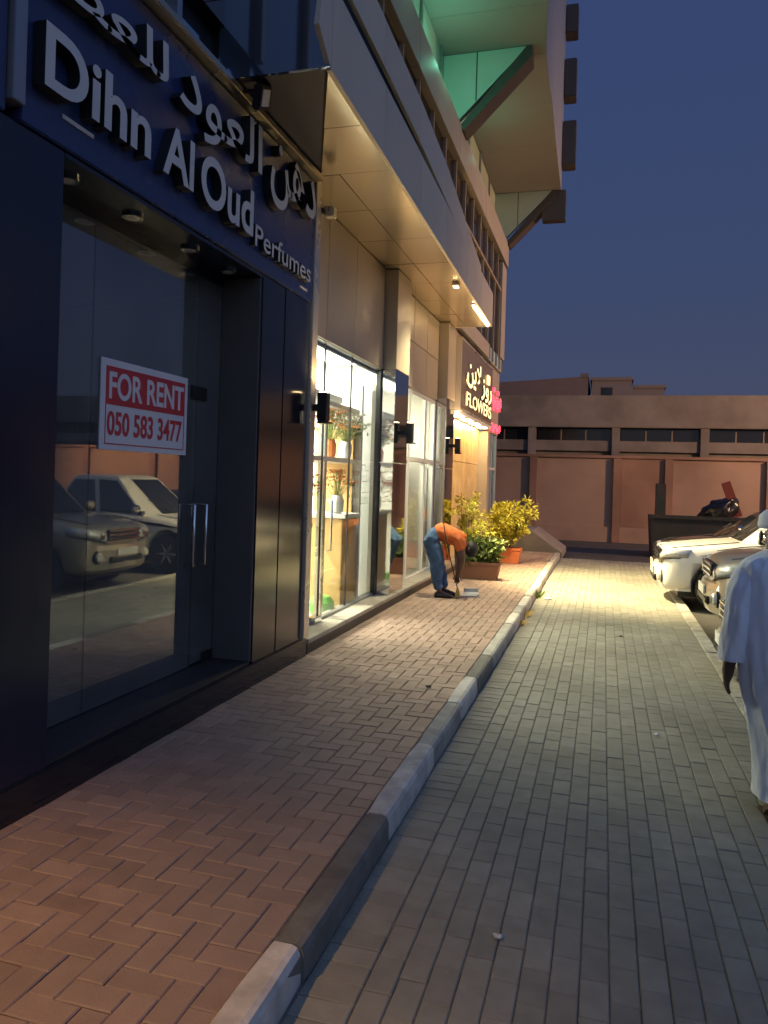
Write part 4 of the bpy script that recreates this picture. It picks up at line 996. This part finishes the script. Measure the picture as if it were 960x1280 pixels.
    b = B(); b.smooth = False; b.loft(bs); part('bumper', b, paint, t, local=True, fixn=True)
    part('air_intake', B().bbox(.03, .096, -.42, .42, Lh - .40, Lh - .30, .02), MT['blk'], t, local=True)
    part('number_plate', B().box(.085, .103, -.26, .26, Lh - .29, Lh - .18), MT['plate'], t, local=True)
    part('underbody', B().box(-4.4, -.25, -.66, .66, .2, .42), MT['blk'], t, local=True)
    for sy in (-.3, .25): part('wiper', B().tube([(xa - .02, sy, zb + .06), (xa - .28, sy + .42, zb + .30)], .009, 5), MT['blk'], t, local=True)
    return t
# nose towards the lane; local x of the nose is 0
car('pickup_truck', 'white pickup truck with dark side stripe parked nose to the lane', .90, 13.45, MT['carw'], 'pickup', 'pickup')
car('parked_suv', 'champagne sports utility car with chrome front parked between the white pickup and the dark sedan', 1.34, 10.65, MT['carg'], 'suv')
car('parked_sedan', 'dark grey sedan with chrome grille half hidden behind the robed man', 1.22, 8.1, MT['cars'], 'sedan')
car('parked_sedan', 'dark maroon sedan parked on the far side of the white pickup', 1.05, 16.2, MT['cark'], 'sedan')
car('parked_suv', 'dark grey sports utility car reflected at the left of the shop glass', 1.5, 5.6, MT['cars'], 'suv')

# ------------------------------------------------------------------ people
def skin_obj(name, joints, edges, mat, parent, root, sub=2, label=None):
    me = bpy.data.meshes.new(name); keys = list(joints)
    me.from_pydata([joints[k][0] for k in keys], [(keys.index(a), keys.index(c)) for a, c in edges], [])
    o = bpy.data.objects.new(name, me); C.objects.link(o)
    o.modifiers.new('skin', 'SKIN'); o.modifiers['skin'].use_smooth_shade = True
    for k, sv in zip(keys, me.skin_vertices[0].data):
        r = joints[k][1]; sv.radius = (r, r) if not isinstance(r, tuple) else r; sv.use_root = (k == root)
    s = o.modifiers.new('sub', 'SUBSURF'); s.levels = sub; s.render_levels = sub
    apply_mods(o)
    o.data.materials.clear(); o.data.materials.append(mat)
    for p in o.data.polygons: p.use_smooth = True
    o.parent = parent
    if label: o['label'] = label
    return o
V = Vector
def wrinkle(o, amp, sc, stretch=(1, 1, 1), seed=0.0):
    me = o.data; vn = [v.normal.copy() for v in me.vertices]
    for v, n_ in zip(me.vertices, vn):
        p = Vector((v.co.x * stretch[0], v.co.y * stretch[1], v.co.z * stretch[2])) * sc + Vector((seed, seed * .7, 0))
        a = mnoise.noise(p); bq = mnoise.noise(p * 2.3 + Vector((4, 1, 8)))
        v.co += n_ * amp * ((1 - abs(a) * 2.4) * .7 + bq * .6)
    me.update(); return o
def hand(J, E, side, wrist, dirn, nrm, tag_, ln=.085, curl=.5, r=.0085):
    """palm plus five fingers; dirn = pointing of the fingers, nrm = palm normal"""
    d = V(dirn).normalized(); n_ = V(nrm).normalized(); s_ = d.cross(n_).normalized()
    w_ = V(wrist)
    pk = tag_ + 'palm'; J[pk] = (w_ + d * .055, (.034, .018)); E.append((tag_ + 'wrist', pk))
    for i, (o_, l) in enumerate(((-.030, .85), (-.010, 1.0), (.010, .95), (.029, .75))):
        b0 = w_ + d * .095 + s_ * o_; m = b0 + d * ln * .38 * l + n_ * ln * .15 * curl; t_ = m + (d * (1 - curl) + n_ * curl).normalized() * ln * .5 * l
        for nm, p, rr_ in (('a', b0, r * 1.15), ('b', m, r), ('c', t_, r * .8)): J[f'{tag_}f{i}{nm}'] = (p, rr_)
        E += [(pk, f'{tag_}f{i}a'), (f'{tag_}f{i}a', f'{tag_}f{i}b'), (f'{tag_}f{i}b', f'{tag_}f{i}c')]
    th0 = w_ + d * .035 - s_ * .036; th1 = th0 + d * .035 - s_ * .02 + n_ * .015; th2 = th1 + d * .03 + n_ * .012
    for nm, p, rr_ in (('a', th0, r * 1.3), ('b', th1, r * 1.1), ('c', th2, r * .9)): J[f'{tag_}t{nm}'] = (p, rr_)
    E += [(pk, f'{tag_}ta'), (f'{tag_}ta', f'{tag_}tb'), (f'{tag_}tb', f'{tag_}tc')]

# man bending over with a hand brush, facing the planters
mb = thing('person', (-2.22, 10.95, .122), 'man in orange shirt and blue jeans bending down to sweep the sidewalk', 'person', None, R(14))
J = {}; E = []
J['pelvis'] = (V((-.20, 0, .90)), (.13, .12)); J['waist'] = (V((-.06, 0, .955)), (.125, .10)); J['chest'] = (V((.12, 0, .92)), (.145, .11)); J['neckb'] = (V((.25, 0, .84)), (.075, .07)); J['neck'] = (V((.31, 0, .79)), .052); J['head'] = (V((.385, 0, .715)), (.078, .088)); J['crown'] = (V((.43, 0, .645)), (.06, .066)); J['nose'] = (V((.345, 0, .655)), .018)
E += [('pelvis', 'waist'), ('waist', 'chest'), ('chest', 'neckb'), ('neckb', 'neck'), ('neck', 'head'), ('head', 'crown'), ('head', 'nose')]
for s_, sy in (('l', 1), ('r', -1)):
    dx = .06 if sy > 0 else -.02
    J[s_ + 'hip'] = (V((-.17, sy * .09, .82)), .088); J[s_ + 'knee'] = (V((-.07 + dx * .6, sy * .10, .47)), .058); J[s_ + 'calf'] = (V((-.06 + dx * .8, sy * .10, .33)), .054); J[s_ + 'ankle'] = (V((-.02 + dx, sy * .10, .085)), .036); J[s_ + 'ball'] = (V((.09 + dx, sy * .115, .035)), .036); J[s_ + 'toe'] = (V((.15 + dx, sy * .12, .03)), .028)
    J[s_ + 'sho'] = (V((.235, sy * .155, .83)), .068); J[s_ + 'elb'] = (V((.255 - .02 * sy, sy * .20, .56)), .052); J[s_ + 'wrist'] = (V((.235, sy * .07, .345)), .034)
    E += [('pelvis', s_ + 'hip'), (s_ + 'hip', s_ + 'knee'), (s_ + 'knee', s_ + 'calf'), (s_ + 'calf', s_ + 'ankle'), (s_ + 'ankle', s_ + 'ball'), (s_ + 'ball', s_ + 'toe'), ('chest', s_ + 'sho'), (s_ + 'sho', s_ + 'elb'), (s_ + 'elb', s_ + 'wrist')]
    hand(J, E, s_, J[s_ + 'wrist'][0], (-.1, -sy * .25, -1), (0, -sy, -.1), s_)
skin_obj('body', J, E, MT['skin'], mb, 'pelvis')
jj = {k: (J[k][0], J[k][1]) for k in ('pelvis', 'lhip', 'lknee', 'lcalf', 'rhip', 'rknee', 'rcalf')}
jj = {'pelvis': (V((-.20, 0, .90)), (.175, .165)), 'waistb': (V((-.08, 0, .955)), (.165, .15))}
for s_ in 'lr':
    for k, r_ in (('hip', .128), ('knee', .095), ('calf', .088), ('ankle', .072)): jj[s_ + k] = (J[s_ + k][0] + V((0, 0, .02 if k == 'ankle' else 0)), r_)
wrinkle(skin_obj('jeans', jj, [('pelvis', 'waistb')] + [e for s_ in 'lr' for e in (('pelvis', s_ + 'hip'), (s_ + 'hip', s_ + 'knee'), (s_ + 'knee', s_ + 'calf'), (s_ + 'calf', s_ + 'ankle'))], MT['denim'], mb, 'pelvis', 3), .015, 7, (1, 1, 1.6), 2)
jj = {'waist': (V((-.13, 0, .945)), (.17, .14)), 'mid': (V((.02, 0, .94)), (.165, .135)), 'chest': (V((.15, 0, .90)), (.175, .145)), 'neckb': (V((.27, 0, .82)), (.105, .10))}
for s_, sy in (('l', 1), ('r', -1)):
    jj[s_ + 'sho'] = (J[s_ + 'sho'][0], .105); jj[s_ + 'slv'] = (V((.25, sy * .19, .66)), .082)
wrinkle(skin_obj('shirt', jj, [('waist', 'mid'), ('mid', 'chest'), ('chest', 'neckb'), ('chest', 'lsho'), ('lsho', 'lslv'), ('chest', 'rsho'), ('rsho', 'rslv')], MT['orange'], mb, 'chest', 3), .018, 7, (1.6, 1, 1), 5)
part('hair', B().ball((.418, 0, .695), .105, 14, (.92, .88, 1.08)), MT['hair'], mb, local=True)
for sy in (1, -1):
    part('ear', B().ball((.372, sy * .088, .70), .03, 8, (.6, .35, 1)), MT['skin'], mb, local=True)
    part('eye', B().ball((.332, sy * .034, .69), .012, 6), MT['white'], mb, local=True)
    dx = .06 if sy > 0 else -.02
    b = B(); b.smooth = True
    rg = []
    for x_, hw, h_ in ((-.085, .028, .05), (-.06, .042, .085), (.0, .046, .095), (.07, .052, .072), (.14, .048, .05), (.185, .025, .035)):
        yc = sy * (.10 + .02 * max(0, x_)); rg.append([(x_ + dx, yc - hw, .003), (x_ + dx, yc + hw, .003), (x_ + dx, yc + hw, h_ * .5), (x_ + dx, yc + hw * .6, h_), (x_ + dx, yc - hw * .6, h_), (x_ + dx, yc - hw, h_ * .5)])
    b.loft(rg); part('shoe', b, MT['blk'], mb, local=True, fixn=True)
hb_ = thing('hand_brush', (-2.0, 10.95, .122), 'short brush with yellow bristles held by the bending man', 'brush')
part('handle', B().tube([(-2.16, 10.62, 1.24), (-2.07, 10.78, .70), (-1.99, 11.0, .24)], .009, 6), MT['leath'], hb_)
part('bristles', B().loft([[(-2.025, 10.965, .125), (-1.945, 10.965, .125), (-1.945, 11.045, .125), (-2.025, 11.045, .125)], [(-2.005, 10.99, .25), (-1.975, 10.99, .25), (-1.975, 11.015, .25), (-2.005, 11.015, .25)]]), MT['straw'], hb_, fixn=True)
dp = thing('dustpan', (-1.83, 11.2, .122), 'grey dustpan lying on the bricks beside the bending man', 'dustpan')
part('pan', B().prism([(-1.98, 11.05, .124), (-1.72, 11.12, .124), (-1.74, 11.38, .15), (-1.95, 11.33, .15)], (0, 0, .012)), MT['gr_pl'], dp, fixn=True)
part('back_lip', B().prism([(-1.745, 11.37, .15), (-1.955, 11.32, .15), (-1.955, 11.32, .21), (-1.745, 11.37, .21)], (0, .015, 0)), MT['gr_pl'], dp, fixn=True)
part('handle', B().tube([(-1.85, 11.35, .18), (-1.83, 11.5, .2), (-1.8, 11.62, .17)], .014, 6), MT['gr_pl'], dp)

# man in a pale robe walking away at the right edge
KX_, KY_ = 0.945, 4.72
mk = thing('person', (KX_, KY_, .003), 'man in long pale robe and white cap walking away at the edge of the lane', 'person', None, R(8))
J = {}; E = []   # local: +y is forward
def JJ(k, p, r): J[k] = (V(p), r)
JJ('pelvis', (0, 0, .93), (.12, .10)); JJ('waist', (0, .0, 1.08), (.12, .09)); JJ('chest', (0, -.01, 1.26), (.14, .10)); JJ('neckb', (0, -.01, 1.40), (.07, .065)); JJ('neck', (0, .01, 1.455), .052); JJ('head', (0, .03, 1.545), (.075, .09)); JJ('crown', (0, .02, 1.615), (.065, .08)); JJ('nose', (0, .125, 1.53), .016)
E += [('pelvis', 'waist'), ('waist', 'chest'), ('chest', 'neckb'), ('neckb', 'neck'), ('neck', 'head'), ('head', 'crown'), ('head', 'nose')]
for s_, sx in (('l', -1), ('r', 1)):
    st = .16 * sx
    JJ(s_ + 'hip', (sx * .085, 0, .87), .07); JJ(s_ + 'knee', (.05 + sx * .06, st * .4 + .02, .49), .045); JJ(s_ + 'calf', (.06 + sx * .07, st * .6, .33), .042); JJ(s_ + 'ankle', (.07 + sx * .075, st * .8, .085), .034); JJ(s_ + 'ball', (.07 + sx * .08, st * .8 + .11, .03), .032); JJ(s_ + 'toe', (.07 + sx * .08, st * .8 + .17, .025), .022)
    JJ(s_ + 'sho', (sx * .16, -.01, 1.325), .055); JJ(s_ + 'elb', (sx * .215, -.03, 1.06), .050); JJ(s_ + 'wrist', (sx * .235, .03, .80), .034)
    E += [('pelvis', s_ + 'hip'), (s_ + 'hip', s_ + 'knee'), (s_ + 'knee', s_ + 'calf'), (s_ + 'calf', s_ + 'ankle'), (s_ + 'ankle', s_ + 'ball'), (s_ + 'ball', s_ + 'toe'), ('chest', s_ + 'sho'), (s_ + 'sho', s_ + 'elb'), (s_ + 'elb', s_ + 'wrist')]
    hand(J, E, s_, J[s_ + 'wrist'][0], (sx * .08, .12, -1), (-sx, 0, 0), s_, curl=.35)
skin_obj('body', J, E, MT['skin'], mk, 'pelvis')
def robe_ring(z, rx, ry, cx=0, cy=0, n=40, amp=0.0, ph=0.0):
    return [(cx + math.cos(t) * (rx + amp * (math.sin(t * 6 + ph) * .5 + math.sin(t * 9 + ph * 1.7) * .4)), cy + math.sin(t) * (ry + amp * math.sin(t * 7 + ph)), z) for t in [2 * math.pi * k / n for k in range(n)]]
b = B(); b.smooth = True
rgs = []
for z, rx, ry, am, cx_ in ((.10, .155, .23, .022, .075), (.14, .156, .228, .022, .075), (.3, .16, .215, .02, .07), (.5, .175, .205, .017, .055), (.7, .20, .19, .013, .03), (.88, .205, .178, .011, .01), (1.02, .20, .165, .010, 0), (1.15, .20, .16, .009, 0), (1.26, .215, .16, .008, 0), (1.34, .225, .145, .005, 0), (1.39, .20, .13, .003, 0), (1.42, .15, .11, .001, 0), (1.445, .09, .085, 0, 0), (1.465, .068, .068, 0, 0)):
    rgs.append(robe_ring(z, rx, ry, cx_, .0 + .02 * (1 - z), 48, am, z * 3.2))
b.loft(rgs, caps=False)
for s_, sx in (('l', -1), ('r', 1)):
    path = [(sx * .10, -.01, 1.385), (sx * .17, -.012, 1.345), (sx * .205, -.02, 1.20), (sx * .212, -.026, 1.10), (sx * .218, -.02, 1.0), (sx * .224, .005, .90), (sx * .228, .02, .845)]
    rad = [.05, .085, .084, .076, .075, .077, .080]
    rings = []
    for i, (p, r_) in enumerate(zip(path, rad)):
        rings.append([(p[0] + math.cos(t) * (r_ + .006 * math.sin(3 * t + i * 1.3)) * .85, p[1] + math.sin(t) * (r_ + .006 * math.sin(4 * t + i)), p[2] + math.cos(t) * .012 * sx) for t in [2 * math.pi * k / 24 for k in range(24)]])
    b.loft(rings, caps=False)
rb = part('robe', b, MT['kand'], mk, local=True, fixn=True)
rs_ = rb.modifiers.new('sub', 'SUBSURF'); rs_.levels = 2; rs_.render_levels = 2; apply_mods(rb)
for p in rb.data.polygons: p.use_smooth = True
wrinkle(rb, .009, 6, (1.6, 1.6, .28), 3); wrinkle(rb, .006, 15, (1.2, 1.2, .7), 9)
for sx in (-1, 1):
    part('cuff', B().loft([[(sx * .228 + math.cos(t) * .069, .022 + math.sin(t) * .082, z) for t in [2 * math.pi * k / 24 for k in range(24)]] for z in (.84, .905)], caps=False), MT['kand'], rb, local=True)
part('back_seam', B().tube([(0, -.165, 1.30), (.0, -.178, 1.1), (.01, -.19, .9)], .003, 5), MT['kand'], rb, local=True)
part('collar', (lambda q: (q.lathe([(.066, 1.425), (.072, 1.44), (.062, 1.468)], 24), q)[1])(B()), MT['kand'], rb, local=True)
b = B(); b.smooth = True
b.loft([[(math.cos(t) * rx, .02 + math.sin(t) * ry, z) for t in [2 * math.pi * k / 24 for k in range(24)]] for z, rx, ry in ((1.585, .098, .115), (1.61, .102, .12), (1.655, .096, .112), (1.685, .07, .08), (1.698, .03, .035))])
part('cap', b, MT['kand'], mk, local=True, fixn=True)
skin_obj('hair', {'a': (V((0, -.035, 1.50)), (.06, .05)), 'b': (V((0, -.03, 1.57)), (.083, .075))}, [('a', 'b')], MT['hair'], mk, 'b')
for sx in (1, -1):
    part('ear', B().ball((sx * .088, .02, 1.54), .032, 8, (.35, .6, 1)), MT['skin'], mk, local=True)
    part('eye', B().ball((sx * .032, .108, 1.555), .012, 6), MT['white'], mk, local=True)
    y0 = .16 * sx * .8; fx_ = .07 + sx * .078
    sd = part('sandal', B().bbox(fx_ - .048, fx_ + .048, y0 - .09, y0 + .19, .002, .022, .008), MT['leath'], mk, local=True)
    part('strap', B().tube([(fx_ - .046, y0 + .07, .02), (fx_, y0 + .07, .075), (fx_ + .046, y0 + .07, .02)], .012, 6), MT['leath'], sd, local=True)

# ------------------------------------------------------------------ street lamps out of frame that light the wall and the corner
def street_lamp(x, y, h, label, arm=1.2, ang=0.0, power=300, col=(1, .48, .18), tgt=None, spot=130):
    t = thing('street_lamp', (x, y, -.1), label, 'street lamp', 'street lamps around the lot')
    part('pole', B().tube([(x, y, -.1), (x, y, h * .5), (x, y, h)], [.09, .07, .05], 10), MT['greyal'], t)
    ax, ay = x + arm * math.cos(ang), y + arm * math.sin(ang)
    part('arm', B().tube([(x, y, h - .05), ((x + ax) / 2, (y + ay) / 2, h + .25), (ax, ay, h + .3)], .03, 8), MT['greyal'], t)
    hd = part('lamp_head', B().bbox(ax - .25, ax + .25, ay - .12, ay + .12, h + .24, h + .36, .03), MT['greyal'], t)
    part('lens', B().box(ax - .2, ax + .2, ay - .09, ay + .09, h + .222, h + .236), E_sod, hd)
    lamp('SPOT', 'lamp_light', (ax, ay, h + .2), col, power, tgt or (ax, ay, 0), .12, spot, .5, t)
street_lamp(15, 19.5, 7.0, 'sodium street lamp beside the pink wall beyond the right of the cars', 1.2, math.pi, 11500, (1, .56, .28), (3, 27, 2.0), 140)
# neighbouring shop lamp behind the camera: the orange pool on the bricks
nl = thing('wall_lamp', (-2.6, .9, 3.0), 'orange bulkhead lamp on the neighbouring front behind the photographer', 'wall lamp')
part('bracket', B().box(-2.65, -2.5, .86, .94, 2.98, 3.04), MT['blk'], nl)
part('housing', B().lathe([(.02, 3.0), (.10, 2.97), (.11, 2.93)], 16, (-2.45, .9, 0)), MT['blk'], nl)
part('bulb', B().ball((-2.45, .9, 2.91), .04, 10), E_sod, nl)
lamp('SPOT', 'bulkhead_light', (-2.45, .9, 2.86), (1, .57, .20), 230, (-1.95, 1.45, 0), .05, 88, .8, nl)

for i, (x, y, z, lb) in enumerate(((-.78, 12.2, .004, 'pale crumpled scrap of paper on the lane near the kerb'), (.42, 5.9, .004, 'tiny white scrap on the lane bricks ahead of the robed man'), (-.35, 3.05, .004, 'small pale pebble on the near lane bricks beside the kerb'), (-1.32, 6.1, .124, 'dry curled leaf on the red bricks beside the kerb'), (.25, 9.6, .004, 'dry brown leaf lying in the middle of the lane'))):
    rr = random.Random(70 + i); q = B(); q.ball((x, y, z + .008), .016 if i else .05, 6, (1.4, 1, .5))
    q.v = [(a + rr.uniform(-.006, .006), b_ + rr.uniform(-.006, .006), max(z, c_ + rr.uniform(-.003, .006))) for a, b_, c_ in q.v]
    single('litter' if i < 3 else 'fallen_leaf', q, MT['plate'] if i < 3 else MT['bark'], (x, y, z), lb, 'litter', 'small litter on the paving')
# weeds in the kerb joint
for i, (x, y, s_, lb) in enumerate(((-.955, 10.55, .10, 'dry weed tuft at the kerb foot nearest the photographer'), (-.95, 12.35, .12, 'small green weed tuft at the kerb below the brown planter'), (-.955, 9.9, .07, 'tiny dry weed in the kerb joint before the larger tufts'))):
    rr = random.Random(40 + i); b = B()
    for k in range(40):
        a = rr.uniform(0, 6.28); l = s_ * rr.uniform(.5, 1.2); o_ = V((x + rr.gauss(0, .02), y + rr.gauss(0, .08), .0)); d = V((math.cos(a) * .7, math.sin(a) * .7, 1)) * l
        q = V((-math.sin(a), math.cos(a), 0)) * .006
        b.add([o_ - q, o_ + q, o_ + d * .6 + q * .7, o_ + d + V((math.cos(a), math.sin(a), -.2)) * l * .25], [(0, 1, 2, 3)])
    single('weed_tuft', b, MT['leafg'] if i == 1 else MT['straw'], (x, y, 0), lb, 'weed', 'weeds along the kerb')
